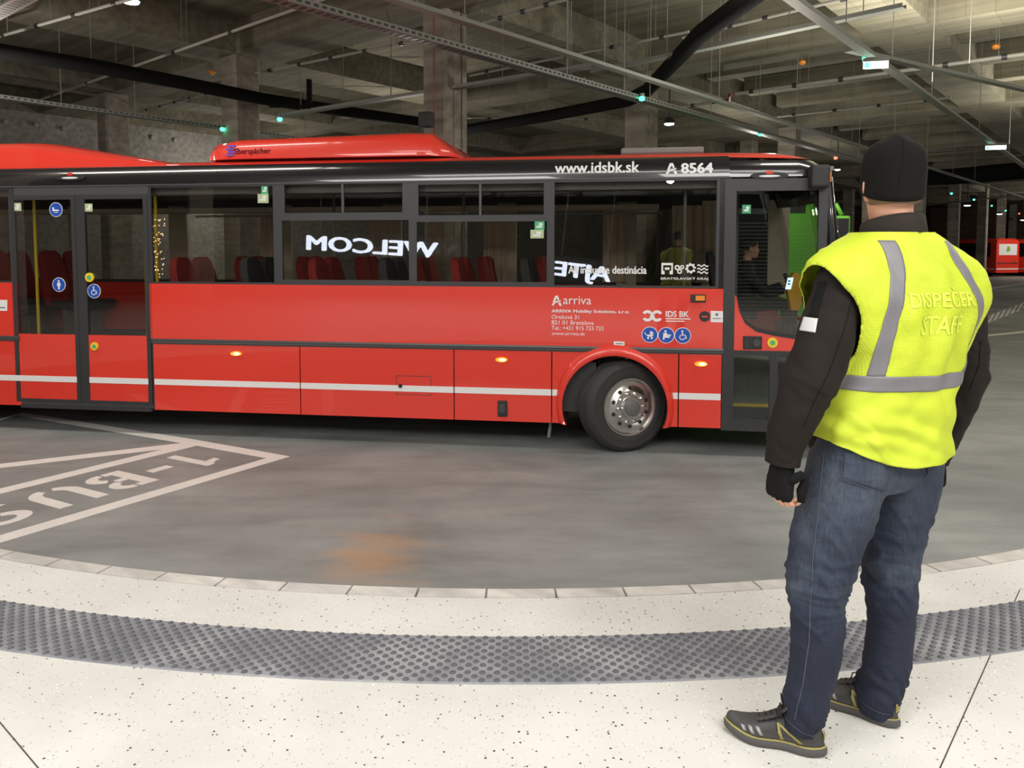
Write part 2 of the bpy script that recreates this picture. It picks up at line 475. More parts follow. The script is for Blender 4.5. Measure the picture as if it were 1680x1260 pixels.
# concrete columns
cols = [(-1.32, 15.4, 0.66), (-6.6, 18.9, .68), (-11.9, 23.2, .68), (3.48, 20.9, .68), (10.5, 29.4, .68), (17.4, 37.4, .7), (24.0, 45.6, .7), (30.8, 53.8, .7), (37.2, 61.0, .7), (43.5, 68.6, .7), (50, 77, .7),
        (-17.3, 27.6, .68), (19.5, 26.0, .7), (-8.8, 6.5, .68), (8.7, 7.0, .68), (-13.5, -4.0, .7), (6.5, -9.0, .7), (18.2, 47.6, .7), (25.5, 58.5, .7), (33, 69, .7), (11.6, 38.0, .7)]
for x, y, w in cols:
    h = w/2; c = .06
    pts = [(-h+c, -h), (h-c, -h), (h, -h+c), (h, h-c), (h-c, h), (-h+c, h), (-h, h-c), (-h, -h+c)]
    o = MB().prism(pts, lambda a, b: (a, b, 0), lambda a, b: (a, b, Z_SLAB)).build('column', M['column'])
    o.location = (x, y, 0); o.rotation_euler = (0, 0, R(-39.7))
    tag(o, kind='structure')

# ceiling slab with its grid of downstand beams
mb = MB()
C0, C1 = (-30, -45), (95, 75)
P_ = [uv(-35, -45), uv(100, -45), uv(100, 32), uv(-35, 32)]
b = len(mb.v)
for z in (Z_SLAB, Z_SLAB+.4):
    mb.v += [(p.x, p.y, z) for p in P_]
for q in ((0, 1, 2, 3), (7, 6, 5, 4), (0, 4, 5, 1), (1, 5, 6, 2), (2, 6, 7, 3), (3, 7, 4, 0)): mb.face(q)
def beam_v(u, w, z0, v0=-45, v1=32):
    mb.obox(uv(u, (v0+v1)/2, (z0+Z_SLAB)/2+.01), uv(w/2, 0), uv(0, (v1-v0)/2), (0, 0, (Z_SLAB-z0)/2+.01))
def beam_u(v, w, z0, u0=-35, u1=100):
    mb.obox(uv((u0+u1)/2, v, (z0+Z_SLAB)/2), uv((u1-u0)/2, 0), uv(0, w/2), (0, 0, (Z_SLAB-z0)/2))
for u in (-11, -3.6, 3.4, 10.6, 18.3, 29.2, 40, 51, 62, 73, 84): beam_v(u, 1.25, Z_SOFFIT)
for v in (-22, -15.5, -8.8, -2.2, 4.3, 10.8, 17.3, 23.9, 29.6): beam_u(v, 1.25, Z_SOFFIT+.003)
for u in (21.0, 23.7, 26.4, 33.0, 36.5, 44, 47.5, 55, 58.5): beam_v(u, .55, 7.0, -45, 10)
tag(mb.build('ceiling', M['ceiling']), kind='structure')

def wall(name, p, q, z0, z1, th, m):
    mb = MB(); p = Vector(p); q = Vector(q); d = (q-p).normalized(); s_ = Vector((-d.y, d.x, 0))
    mb.obox((p+q)/2+s_*th/2+Vector((0, 0, (z0+z1)/2)), (q-p)/2, s_*th/2, (0, 0, (z1-z0)/2))
    return tag(mb.build(name, m), kind='structure')
wall('wall_left', uv(-35, 29.0), uv(100, 29.0), 0, Z_SLAB, .3, M['wall_grey'])
wall('wall_far', uv(93, 29), uv(93, -45), 0, Z_SLAB, .3, M['wall_brown'])
wall('wall_right', uv(-35, -44.5), uv(100, -44.5), 0, Z_SLAB, .3, M['wall_grey'])
wall('wall_back', uv(-30, -45), uv(-30, 29), 0, Z_SLAB, .3, M['wall_grey'])

# ------------------------------------------------ road markings
PT = .003
def g7(x, y): return on_z(x/3.5, 660+y/3.5, 0)
def gpoly(mb, pts):
    mb.prism([(p.x, p.y) for p in pts], lambda a, b: (a, b, 0.0005), lambda a, b: (a, b, PT))
bay = tag(empty('bay_marking', (-3.2, 7.2, 0)), 'white painted bus bay outline with upside-down lettering on the dark roadway', 'road marking')
inv = Matrix.Translation((3.2, -7.2, 0))
def bay_part(name, polys):
    mb = MB()
    for p in polys: gpoly(mb, [inv @ q for q in p])
    return mb.build(name, M['paint_white'], bay)
def ext(p, q, k): return q+(q-p).normalized()*k
Ao, Ai = [g7(1665, 312), g7(0, 808)], [g7(1530, 322), g7(0, 765)]
To = [g7(1665, 312), g7(1100, 212), g7(130, 60)]; Ti = [g7(1530, 322), g7(1130, 250), g7(1045, 235), g7(100, 75)]
Bu, Bl = [g7(940, 270), g7(0, 497)], [g7(1130, 250), g7(0, 527)]
Cu, Cl = [g7(1045, 235), g7(0, 355)], [g7(940, 270), g7(0, 378)]
bay_part('outline_stripe', [[Ao[0], Ai[0], ext(*Ai, .75), ext(*Ao, .7)]])
bay_part('outline_stripe', [[To[0], To[1], To[2], Ti[3], Ti[1], Ti[0]]])
bay_part('inner_stripe', [[Ti[1], Ti[2], Bu[0], ext(*Bu, 1.6), ext(*Bl, 1.6)]])
bay_part('inner_stripe', [[Cu[0], ext(*Cu, 2.5), ext(*Cl, 2.5), Cl[0]]])
bay_part('cross_stripe', [[g7(100, 75), g7(130, 60), g7(-40, 108), g7(-60, 122)]])
# stencilled letters: x along the reading direction, y from the foot to the head of the letters (metres)
O_ = Vector((-3.388, 7.732, 0)); e1 = Vector((-3.8, 7.02, 0))-O_
e1 = (Vector((-4.131, 6.404, 0))-O_).normalized(); e2 = Vector((e1.y, -e1.x, 0))
e2 = -e2 if e2.dot(Vector((-2.793, 7.49, 0))-O_) < 0 else e2
TH = .60
def L(s, h): return inv @ (O_+e1*s+e2*(h*TH))
def arc(cx, cy, rx, ry, a0, a1, n=14): return [(cx+rx*math.cos(R(a0+(a1-a0)*i/n)), cy+ry*math.sin(R(a0+(a1-a0)*i/n))) for i in range(n+1)]
def letter(name, shapes):
    mb = MB()
    for s_ in shapes:
        pts = [L(a, h) for a, h in s_]
        mb.prism([(p.x, p.y) for p in pts], lambda a, b: (a, b, .0005), lambda a, b: (a, b, PT))
    return mb.build(name, M['paint_white'], bay)
def ring(cx, cy, ro, rio, yo, yi, a0, a1): return arc(cx, cy, ro, yo, a0, a1)+arc(cx, cy, rio, yi, a1, a0)
letter('digit_one', [[(.06, 0), (.16, 0), (.16, 1.0), (.07, 1.0), (.055, .93), (-.02, .86), (-.07, .84), (-.07, .70), (.0, .72), (.06, .76)]])
letter('hyphen', [[(.34, .40), (.56, .40), (.56, .58), (.34, .58)]])
bx = .68
letter('letter_b', [[(bx, 0), (bx+.12, 0), (bx+.12, 1.0), (bx, 1.0)], [(bx+.12, .43), (bx+.22, .43), (bx+.22, .57), (bx+.12, .57)],
    [(bx+.12, .86), (bx+.18, .86), (bx+.18, 1), (bx+.12, 1)], [(bx+.12, 0), (bx+.18, 0), (bx+.18, .14), (bx+.12, .14)],
    ring(bx+.20, .765, .17, .07, .235, .11, 88, -75), ring(bx+.20, .25, .19, .08, .25, .12, 62, -88)])
ux = 1.16
letter('letter_u', [[(ux, 1.0), (ux, .38)]+arc(ux+.20, .34, .20, .34, 180, 255, 8)+arc(ux+.20, .34, .09, .2, 255, 180, 8)+[(ux+.11, .38), (ux+.11, 1.0)],
    [(ux+.42, 1.0), (ux+.42, .38)]+arc(ux+.22, .34, .20, .34, 0, -78, 8)+arc(ux+.22, .34, .09, .2, -78, 0, 8)+[(ux+.31, .38), (ux+.31, 1.0)]])
sx = 1.72
letter('letter_s', [ring(sx+.21, .74, .21, .10, .26, .13, 20, 255), ring(sx+.21, .26, .21, .10, .26, .13, 75, -160)])

# lines far across the roadway, right of the man
def far_line(label, polys, name='lane_line'):
    mb = MB()
    for p in polys: gpoly(mb, [on_z(*q, 0) for q in p])
    return tag(mb.build(name, M['paint_white']), label, 'road marking')
far_line('solid white lane line on the roadway right of the man, nearest of the far lines', [[(1560, 557.5), (1560, 555), (1700, 541), (1700, 544.5)]])
far_line('dashed white band on the roadway right of the man', [[(1600+i*9.5, 538-i*3.65), (1606+i*9.5, 535.5-i*3.65), (1614+i*9.5, 521-i*3.65), (1608+i*9.5, 523.5-i*3.65)] for i in range(-1, 11)])
far_line('thin white line by the parked red buses far right', [[(1600, 478), (1600, 476.6), (1700, 461), (1700, 462.2)]])
# ================================================================== CEILING SERVICES
def seg_pts(p, q, z): return on_z(*p, z), on_z(*q, z)
def tray(p, q, z, label, w=.16, h=.06, hang=1, perforated=False, ext_=0, group=None, rods=None):
    a, b_ = seg_pts(p, q, z)
    d = (b_-a).normalized(); b_ = b_+d*ext_; a = a-d*ext_
    s_ = Vector((-d.y, d.x, 0))
    mid = (a+b_)/2
    root = tag(empty('cable_tray', mid), label, 'cable tray', group)
    A, B = a-mid, b_-mid
    mb = MB()
    for sd in (-1, 1):
        mb.obox((A+B)/2+s_*sd*w/2+Vector((0, 0, h/2)), (B-A)/2, s_*.003, (0, 0, h/2))
    mb.obox((A+B)/2, (B-A)/2, s_*w/2, (0, 0, .003))
    mb.build('channel', M['steel'], root)
    L_ = (B-A).length
    if perforated:
        mb = MB(); n = int(L_/.12)
        for i in range(min(n, 400)):
            c = A+d*(.06+i*.12)
            for sd in (-1, 1): mb.obox(c+s_*sd*(w/2+.0035)+Vector((0, 0, h/2)), d*.035, s_*.001, (0, 0, h*.22))
            mb.obox(c-Vector((0, 0, .0045)), d*.03, s_*w*.3, (0, 0, .001))
        mb.build('perforation', M['dark_frame'], root)['kind'] = 'stuff'
    n = rods or max(2, int(L_/2.4))
    for i in range(n):
        c = A+d*(L_*(i+.5)/n)
        MB().tube([c, c+Vector((0, 0, Z_SLAB-.0-z))], .008, 6).build('hanger_rod', M['steel'], root)
    return root
tray((430, -5), (1420, 268), 5.0, 'long perforated steel cable tray crossing in front of the tall middle column', .22, .08, perforated=True, ext_=.6, rods=9)
tray((985, 108), (1600, 300), 5.05, 'steel tray carrying the row of small green lights over the bus front', .14, .05, ext_=18, rods=16)
tray((1290, -5), (1700, 288), 4.9, 'grey tray descending diagonally at upper right past the exit sign', .14, .05, ext_=.5, rods=5)
tray((1425, 92), (1720, 158), 5.0, 'short grey tray branching right from the exit sign', .13, .05, ext_=.5, rods=3)
tray((470, 190), (975, 110), 5.2, 'steel tray behind the red roof hatch rising to the tray junction', .18, .06, ext_=.2, rods=6)
tray((0, 162), (480, 228), 5.1, 'perforated tray in front of the grey wall at left', .2, .07, perforated=True, ext_=1.2, rods=6)
tray((985, 118), (1460, 18), 5.6, 'steel tray running up right behind the black duct', .16, .06, ext_=.2, rods=5)
tray((0, 22), (70, -16), 5.2, 'perforated steel tray cut off by the top left corner', .22, .08, perforated=True, ext_=.8, rods=2)
tray((1400, 350), (1700, 318), 5.2, 'thin far tray crossing behind the man and the green lights', .2, .06, ext_=3, rods=4)

def pipe_run(name, pts, z, r, m, label, cat, couplings=0, rods=0, zs=None, parts_m='dark_frame'):
    P = [on_z(px, py, z if zs is None else zs[i]) for i, (px, py) in enumerate(pts)]
    mid = sum(P, Vector())/len(P)
    root = tag(empty(name, mid), label, cat)
    Q = [p-mid for p in P]
    MB().tube(Q, r, 12).build('tube', m, root, smooth=40)
    a, b_ = Q[0], Q[-1]
    for i in range(couplings):
        c = a.lerp(b_, (i+.5)/couplings) if len(Q) == 2 else Q[i % len(Q)]
        d = (b_-a).normalized()
        MB().tube([c-d*.05, c+d*.05], r*1.45, 10).build('coupling', M[parts_m], root, smooth=40)
    for i in range(rods):
        c = a.lerp(b_, (i+.5)/rods) if len(Q) == 2 else Q[1+i % (len(Q)-2)]
        MB().tube([c, Vector((c.x, c.y, Z_SLAB-mid.z))], .006, 6).build('hanger_rod', M['steel'], root)
    return root
pr = lambda a, b_, z, label, r=.03, c=5, rods=4: pipe_run('sprinkler_pipe', [a, b_], z, r, M['pipe'], label, 'pipe', c, rods)
pr((-20, 65), (300, -26), 6.2, 'grey sprinkler pipe crossing the top left corner of the ceiling')
pr((62, 165), (560, -12), 6.2, 'grey sprinkler pipe running up from the left wall to the top edge', c=6)
pr((230, 183), (352, 150), 6.3, 'short grey pipe length left of the second column')
pr((420, 120), (690, 65), 6.3, 'grey sprinkler pipe left of the tall middle column')
pr((770, 44), (960, -10), 6.4, 'grey sprinkler pipe right of the tall middle column at the top edge')
pr((770, 124), (1130, 52), 6.4, 'grey sprinkler pipe running from the tall middle column under the duct')
pr((1120, 62), (1420, -10), 6.3, 'grey sprinkler pipe beside the black duct at the top edge')
pr((1120, 176), (1190, 164), 6.2, 'brown-jointed pipe end left of the offset bend', .04, 2, 1)
pr((1200, 155), (1700, 86), 6.2, 'long grey pipe above the exit sign with brown offset bend', .045, 6, 5)
pr((1270, 192), (1560, 160), 6.3, 'pale pipe low on the ceiling left of the beanie', .035, 4, 3)
pr((560, 192), (1040, 196), 5.9, 'thin pipe low behind the red roof hatch', .025, 3, 3)
pipe_run('offset_bend', [(1186, 166), (1196, 164), (1197, 156), (1206, 154)], 0, .05, M['pipe_red'], 'brown offset bend joining two grey ceiling pipes', 'pipe', zs=[6.2]*4)
pipe_run('insulated_duct', [(-40, 78), (150, 108), (300, 136), (430, 162), (560, 182), (700, 202)], 5.6, .14, M['duct'], 'long black insulated pipe sagging across the left ceiling', 'pipe', rods=4)
pipe_run('insulated_duct', [(1255, -22), (1150, 55), (1062, 148), (1030, 165), (900, 190), (770, 212), (700, 222)], 5.6, .15, M['duct'], 'thick black insulated pipe bending down from the top edge to the middle column', 'pipe', rods=4)
pipe_run('insulated_duct', [(1480, 292), (1560, 290), (1720, 276)], 5.6, .38, M['duct'], 'wide black duct low at the right behind the man', 'duct', rods=1)

def hanger(px, y0, y1, z, label):
    p = on_z(px, y1, z)
    o = MB().tube([Vector((0, 0, 0)), Vector((0, 0, Z_SLAB-z))], .012, 6).build('hanging_conduit', M['steel'])
    o.location = p; tag(o, label, 'conduit')
hanger(930, 0, 125, 5.02, 'thin vertical conduit dropping to the tray right of the middle column')
hanger(1024, 0, 155, 5.05, 'thin vertical conduit dropping beside the first green light')
# small indicator lights under the tray
def indicator(px, py, z, m, label, group=None, s=1.0):
    p = on_z(px, py, z)
    root = tag(empty('indicator_light', p), label, 'indicator light', group)
    MB().lathe([(.0, .11), (.05*s, .11), (.05*s, .05), (.0, .05)], (0, 0, 0), (0, 0, 1), 14).build('base', M['steel'], root)
    MB().lathe([(.0, .055), (.045*s, .05), (.06*s, .02), (.045*s, -.02), (0, -.035)], (0, 0, 0), (0, 0, 1), 14).build('lens', M[m], root, smooth=True)
names = ['nearest the black duct', 'above the bus front', None]
for (px, py), lab in (((365, 213), 'green indicator light under the tray at the left end of the red roof hatch'), ((459, 197), 'green indicator light under the tray above the red roof hatch'),
        ((1053, 163), 'green indicator light on the tray beside the black duct bend'), ((1247, 221), 'green indicator light on the tray above the bus front roof'),
        ((1421, 98), 'green indicator light beside the lit exit sign left of the beanie top'), ((1627, 237), 'green indicator light beside the small lit sign at the right edge'),
        ((1561, 318), 'first green indicator light right of the beanie'), ((1598, 328), 'second green indicator light right of the beanie'),
        ((1627, 338), 'third green indicator light right of the beanie'), ((1650, 346), 'fourth green indicator light right of the beanie')):
    indicator(px, py, 4.98, 'led_green', lab)
indicator(1371, 260, 4.98, 'led_red', 'red indicator light on the tray left of the beanie')
indicator(1672, 351, 4.98, 'led_red', 'far red indicator light after the row of green ones', s=1.0)
# exit signs
def exit_sign(px, py, z, rz, label, w=.36):
    root = tag(empty('exit_sign', on_z(px, py, z), rz), label, 'exit sign')
    MB().box(-w/2, w/2, -.03, .03, .0, .05).build('housing', M['steel'], root)
    MB().box(-w/2+.01, w/2-.01, -.012, .012, -.1, 0).build('lit_panel', M['lamp_sign'], root)
    MB().box(-w/2+.02, -w/2+.09, -.0135, .0135, -.09, -.01).build('green_symbol', M['led_green'], root)
M['lamp_sign'] = mat('lit_sign_panel', (.9, 1, .95), .4, emit=(.8, 1, .92), es=4)
exit_sign(1437, 101, 4.85, R(-12), 'lit green and white exit sign hanging from the tray left of the beanie')
exit_sign(1634, 239, 4.85, R(-15), 'small lit green and white sign under the tray near the right edge', .5)
# ceiling lamps
def lamp(px, py, z, label, r=.15, s=None):
    p = on_z(px, py, z)
    root = tag(empty('ceiling_lamp', p), label, 'lamp')
    MB().lathe([(0, .16), (r*.7, .16), (r, .05), (r, 0), (0, 0)], (0, 0, 0), (0, 0, 1), 20).build('housing', M['dark_frame'], root, smooth=35)
    MB().lathe([(0, .0), (r*.9, -.001), (r*.8, -.03), (0, -.05)], (0, 0, 0), (0, 0, 1), 20).build('diffuser', M['lamp_white'], root, smooth=True)
    MB().tube([(0, 0, .16), (0, 0, Z_SLAB-z)], .02, 8).build('stem', M['dark_frame'], root)
lamp(1098, 203, 5.6, 'white round lamp hanging above the bus roof right of the black duct')
lamp(215, 2, 6.3, 'white round lamp at the top edge above the left ceiling')
lamp(1374, 278, 5.3, 'small white lamp under the red indicator left of the beanie', .12)
lamp(1587, 337, 5.0, 'small white lamp between the green indicators right of the beanie', .22)
lamp(1640, 351, 5.0, 'small white lamp under the far green indicators', .22)
lamp(1545, 371, 5.0, 'far white lamp just above the yellow shoulder', .3)
lamp(1678, 361, 5.0, 'far white lamp at the right edge under the red indicator', .22)
def spot(px, py, z, label):
    p = on_z(px, py, z)
    root = tag(empty('surface_spotlight', p), label, 'spotlight')
    MB().tube([(0, 0, .02), (.0, 0, .14)], .05, 12).build('body', M['white_vinyl'], root, smooth=35)
    MB().tube([(0, 0, .14), (0, 0, .2)], .012, 6).build('bracket', M['steel'], root)
spot(958, 145, 5.0, 'left of two small white fittings under the perforated tray')
spot(972, 149, 5.0, 'right of two small white fittings under the perforated tray')
# camera box on the middle column
root = tag(empty('loudspeaker', at(700, 195, 14.62), R(-25)), 'small black box loudspeaker on the left edge of the middle column', 'loudspeaker')
bevel(MB().box(-.13, .13, -.1, .08, -.16, .12).build('cabinet', M['black'], root), .02)
MB().box(-.02, .02, .05, .28, -.03, .03).build('bracket', M['dark_frame'], root)
# down pipes on the middle column
for px, lab in ((712, 'thin brown conduit running down the left side of the middle column'), (757, 'thin grey conduit running down the right side of the middle column')):
    p = at(px, 120, 14.93 if px < 720 else 15.03)
    o = MB().tube([(0, 0, 0), (0, 0, 5.6)], .014, 8).build('wall_conduit', M['pipe_red'] if px < 720 else M['dark_frame'])
    o.location = (p.x, p.y, 1.4); tag(o, lab, 'conduit')
# black sensor mast above the red hatch
root = tag(empty('sensor_mast', on_z(508, 175, 5.3)), 'short black post and crossbar standing above the long black pipe', 'bracket')
MB().box(-.05, .05, -.05, .05, -.05, .6).build('post', M['duct'], root)
MB().box(-.9, .2, -.03, .03, -.02, .04).build('crossbar', M['duct'], root)
# orange sensors
for (px, py), lab in (((348, 119), 'small orange sensor on the ceiling left of the second column'), ((1316, 103), 'small orange sensor on the ceiling above the bus front'), ((1634, 77), 'small orange sensor on the ceiling at upper right')):
    p = on_z(px, py, 6.6)
    root = tag(empty('ceiling_sensor', p), lab, 'sensor')
    MB().lathe([(0, .05), (.07, .05), (.09, 0), (.05, -.05), (0, -.06)], (0, 0, 0), (0, 0, 1), 14).build('housing', M['orange'], root, smooth=True)
    MB().tube([(0, 0, .05), (0, 0, Z_SLAB-6.6)], .01, 6).build('stem', M['steel'], root)
# round fixtures on the left grey wall
wn = Vector((UV_V[0], UV_V[1], 0))
for px, py, lab in ((9, 200, 'first round fitting on the grey back wall from the left edge'), (59, 205, 'second round fitting on the grey back wall from the left edge'), (105, 211, 'third round fitting on the grey back wall from the left edge'),
        (250, 226, 'round fitting on the grey back wall right of the left column'), (287, 231, 'last round fitting on the grey back wall before the red hatch')):
    d = ray(px, py); t = 28.95/(d.x*wn.x+d.y*wn.y); p = d*t; p.z += CAM_H
    o = MB().lathe([(0, .0), (.08, 0), (.07, .05), (0, .06)], (0, 0, 0), -wn, 12).build('wall_fitting', M['pipe'], smooth=35)
    o.location = p; tag(o, lab, 'wall fitting')

# LED text displays in the waiting hall behind the photographer (seen mirrored in the bus windows)
def led_display(word, xa, xb, za, zb, h, label, Y=-7.0):
    mid = Vector(((xa+xb)/2, Y, (za+zb)/2)); wdt = abs(xb-xa)
    root = empty('led_display', mid)
    root.rotation_euler = (0, -math.atan2(zb-za, wdt), PI)
    tag(root, label, 'display')
    MB().box(-wdt/2-.3, wdt/2+.3, .03, .1, -h*.8, h*.8).build('housing', M['black'], root)
    me = text_verts(word, 1.0, bold=.035)
    xs = [v.co.x for v in me.vertices]; ys = [v.co.y for v in me.vertices]
    x0, x1, y0, y1 = min(xs), max(xs), min(ys), max(ys)
    for v in me.vertices:
        v.co = Vector(((v.co.x-x0)/(x1-x0)*wdt-wdt/2, -v.co.z*3, (v.co.y-y0)/(y1-y0)*h-h/2))
    me.materials.clear()
    o = link('lit_text', me, M['led_text'], root)
    mo = o.modifiers.new('thick', 'SOLIDIFY'); mo.thickness = .02
    for sx in (-1, 1):
        MB().tube([(sx*wdt*.4, .06, h*.8), (sx*wdt*.4, .06, Z_SLAB-mid.z)], .02, 8).build('hanger_rod', M['steel'], root)
led_display('WELCOM', -7.0, -11.75, 2.09, 2.36, .5, 'bright white letters W to M on a black hanging display in the hall')
led_display('AJTE', -1.5, -3.25, 1.3, 1.5, .58, 'bright white letters A to E on a black hanging display in the hall')
# ================================================================== THE RED BUS
BP = Vector((2.145, 7.627, 0)); BA = R(-8.48)
bus = tag(empty('bus', BP, BA), 'red and black single-deck bus with white stripe turning in front of the platform', 'bus')
_c, _s = math.cos(BA), math.sin(BA)
def S(px, py, y=0.0):                      # pixel -> (x, z) on the bus side, y metres inside it
    d = ray(px, py); n = Vector((-_s, _c, 0)); P = BP+n*y
    t = P.dot(n)/d.dot(n)
    q = d*t-BP
    return (q.x*_c+q.y*_s, CAM_H+d.z*t)
def panel(name, pts, m, y0=0.0, th=.03, parent=None, px=True, smooth=False):
    P2 = [S(*p) for p in pts] if px else pts
    return MB().prism(P2, lambda a, b: (a, y0, b), lambda a, b: (a, y0+th, b)).build(name, m, parent or bus, smooth)
M['curtain'] = mat('beige_curtain', (.62, .50, .38), .8)
XR, XF = -12.3, .93                         # rear end, end of the straight side
ZB, ZR, ZW, ZC = .29, 1.70, 2.80, 3.02      # skirt, red top, window top, cantrail top
Zbelt0, Zbelt1 = 1.035, 1.095
W = 2.5
# ---- side skin of the lower body, cut into its flaps at the seams; the wheel arch is left open
AX, AZ, AR = S(1008, 650)[0], .47, .535
def arch_pts(r, a0, a1, n=18, rz=None): return [(AX+r*math.cos(R(a0+(a1-a0)*i/n)), AZ+(rz or r)*math.sin(R(a0+(a1-a0)*i/n))) for i in range(n+1)]
seams = [S(x, 640)[0] for x in (493, 745, 905)]
x_arch0, x_arch1 = seams[2], S(1113, 640)[0]
x_end = S(1184, 640)[0]
x_d0, x_d1 = S(250, 640)[0], S(37, 640)[0]   # rear door opening
gap = .006
def skirt(x0, x1): return panel('skirt_flap', [(x0+gap, ZB), (x1-gap, ZB), (x1-gap, Zbelt0), (x0+gap, Zbelt0)], M['red'], 0, .03, px=False)
skirt(x_d0+.02, seams[0]); skirt(seams[0], seams[1]); skirt(seams[1], seams[2]); skirt(x_arch1, x_end)
a_s = math.degrees(math.asin((ZB-AZ)/AR))
panel('wheel_arch_panel', [(x_arch1-gap, ZB), (x_arch1-gap, Zbelt0), (x_arch0+gap, Zbelt0), (x_arch0+gap, ZB)]+arch_pts(AR, 180-a_s, a_s, 26), M['red'], 0, .03, px=False)
# rear part left of the door
RWX = -10.0
panel('skirt_flap', [(RWX+.75, ZB), (x_d1-.02, ZB), (x_d1-.02, Zbelt0), (RWX+.75, Zbelt0)], M['red'], 0, .03, px=False)
panel('wheel_arch_panel', [(RWX+.74, ZB), (RWX+.74, Zbelt0), (RWX-.74, Zbelt0), (RWX-.74, ZB)]+[(RWX+AR*math.cos(R(180-a_s+(2*a_s-180)*i/26)), AZ+AR*math.sin(R(180-a_s+(2*a_s-180)*i/26))) for i in range(27)], M['red'], 0, .03, px=False)
panel('skirt_flap', [(XR, ZB), (RWX-.75, ZB), (RWX-.75, Zbelt0), (XR, Zbelt0)], M['red'], 0, .03, px=False)
# dark gap behind the seams
panel('underframe', [(XR+.02, ZB+.05), (RWX-.76, ZB+.05), (RWX-.76, 1.06), (XR+.02, 1.06)], M['black'], .032, .02, px=False)
panel('underframe', [(x_d0+.04, ZB+.03), (x_arch0-.02, ZB+.03), (x_arch0-.02, 1.06), (x_d0+.04, 1.06)], M['black'], .032, .02, px=False)
# flared lip round the wheel arch
def lip(cx):
    mb = MB(); rings = []
    for i in range(41):
        a = R(-24+228*i/40)
        ca, sa = math.cos(a), math.sin(a)
        k = .06+.05*max(0, sa)
        rings.append([(cx+(AR+d)*ca, y, max(ZB-.01, AZ+(AR+d)*sa)) for d, y in ((0, .05), (0, -.035), (.02, -.045), (k*.6, -.035), (k, -.004), (k, .0), (k, .05))])
    mb.loft(rings)
    return mb.build('arch_lip', M['red'], bus, smooth=50)
lip(AX); lip(RWX)
# inner wheel housings
for cx in (AX, RWX):
    mb = MB(); rings = []
    for i in range(25):
        a = R(-20+220*i/24)
        rings.append([(cx+(AR+.0)*math.cos(a), .03, AZ+(AR)*math.sin(a)), (cx+(AR+.0)*math.cos(a), .75, AZ+(AR)*math.sin(a)), (cx+(AR+.03)*math.cos(a), .75, AZ+(AR+.03)*math.sin(a)), (cx+(AR+.03)*math.cos(a), .03, AZ+(AR+.03)*math.sin(a))])
    mb.loft(rings); mb.build('wheel_housing', M['black'], bus)
# white stripe
for x0, x1 in ((x_d0+.03, seams[0]-gap), (seams[0]+gap, seams[1]-gap), (seams[1]+gap, seams[2]-gap), (seams[2]+gap, AX-AR-.05), (AX+AR+.05, x_arch1-gap), (x_arch1+gap, x_end-.01), (RWX+.76, x_d1-.03)):
    panel('white_stripe', [(x0, .575), (x1, .575), (x1, .64), (x0, .64)], M['white_vinyl'], -.003, .004, px=False)
# belt moulding
for x0, x1 in ((x_d0+.01, x_end+.01), (XR, x_d1-.01)):
    mb = MB()
    mb.loft([[(x, y, z) for y, z in ((.03, Zbelt0), (-.006, Zbelt0+.002), (-.012, Zbelt0+.02), (-.006, Zbelt0+.03), (-.012, Zbelt0+.04), (-.006, Zbelt1), (.03, Zbelt1))] for x in (x0, x1)])
    mb.build('belt_moulding', M['grey_trim'], bus)
# red mid panel
xm1 = S(1197, 520)[0]
panel('side_panel', [(x_d0-.0, Zbelt1), (x_end+.01, Zbelt1), (xm1, ZR-.005), (x_d0-.0, ZR+.01)], M['red'], 0, .03, px=False)
panel('side_panel', [(XR, Zbelt1), (x_d1-.02, Zbelt1), (x_d1-.02, ZR+.01), (XR, ZR+.01)], M['red'], 0, .03, px=False)
# ---- window band: dark frame with openings, and glass
def winframe(outer, hole, m=M['dark_frame'], y0=.004, th=.03, name='window_frame', parent=None):
    (a0, b0, a1, b1), (c0, d0, c1, d1) = outer, hole
    mb = MB()
    for q in ((a0, a1, b0, d0), (a0, a1, d1, b1), (a0, c0, d0, d1), (c1, a1, d0, d1)):
        mb.box(q[0], q[1], y0, y0+th, q[2], q[3])
    return mb.build(name, m, parent or bus)
def rect(px0, py0, px1, py1):
    x0, z1 = S(px0, py0); x1, z0 = S(px1, py1)
    return (x0, z0, x1, z1)
xs = [x_d0, S(455, 400)[0], S(675, 400)[0], S(903, 400)[0], S(1180, 400)[0]]
wins = []
hz = lambda a, b_: (a+.045, ZR+.03, b_-.045, ZW-.03)
def window(x0, x1, hole, z0=ZR, z1=ZW, g='glass'):
    f = winframe((x0, z0, x1, z1), hole)
    MB().box(hole[0]-.01, hole[2]+.01, .012, .018, hole[1]-.01, hole[3]+.01).build('pane', M[g], f)
    return f
window(xs[0], xs[1], hz(xs[0], xs[1]))
for a, b_, up, lo in ((xs[1], xs[2], (466, 303, 660, 348), (462, 362, 671, 460)), (xs[2], xs[3], (686, 303, 892, 352), (683, 364, 897, 463))):
    U = rect(*up); L_ = rect(*lo); zm = (U[1]+L_[3])/2
    f = window(a, b_, U, zm, ZW)
    MB().box((U[0]+U[2])/2-.012, (U[0]+U[2])/2+.012, .0, .03, U[1], U[3]).build('sliding_bar', M['grey_trim'], f)
    window(a, b_, L_, ZR, zm)
window(xs[3], xs[4], (xs[3]+.04, ZR+.02, xs[4]-.03, ZW-.03))
panel('window_pillar', [(xs[4], ZR-.0), (xm1+.03, ZR-.0), (S(1200, 330)[0], ZW), (xs[4], ZW)], M['black_gloss'], .003, .03, px=False)
for a, b_ in ((XR+.05, XR+1.5), (XR+1.5, XR+3.0), (XR+3.0, x_d1-.03)):
    window(a, b_, (a+.05, ZR+.03, b_-.05, ZW-.03))
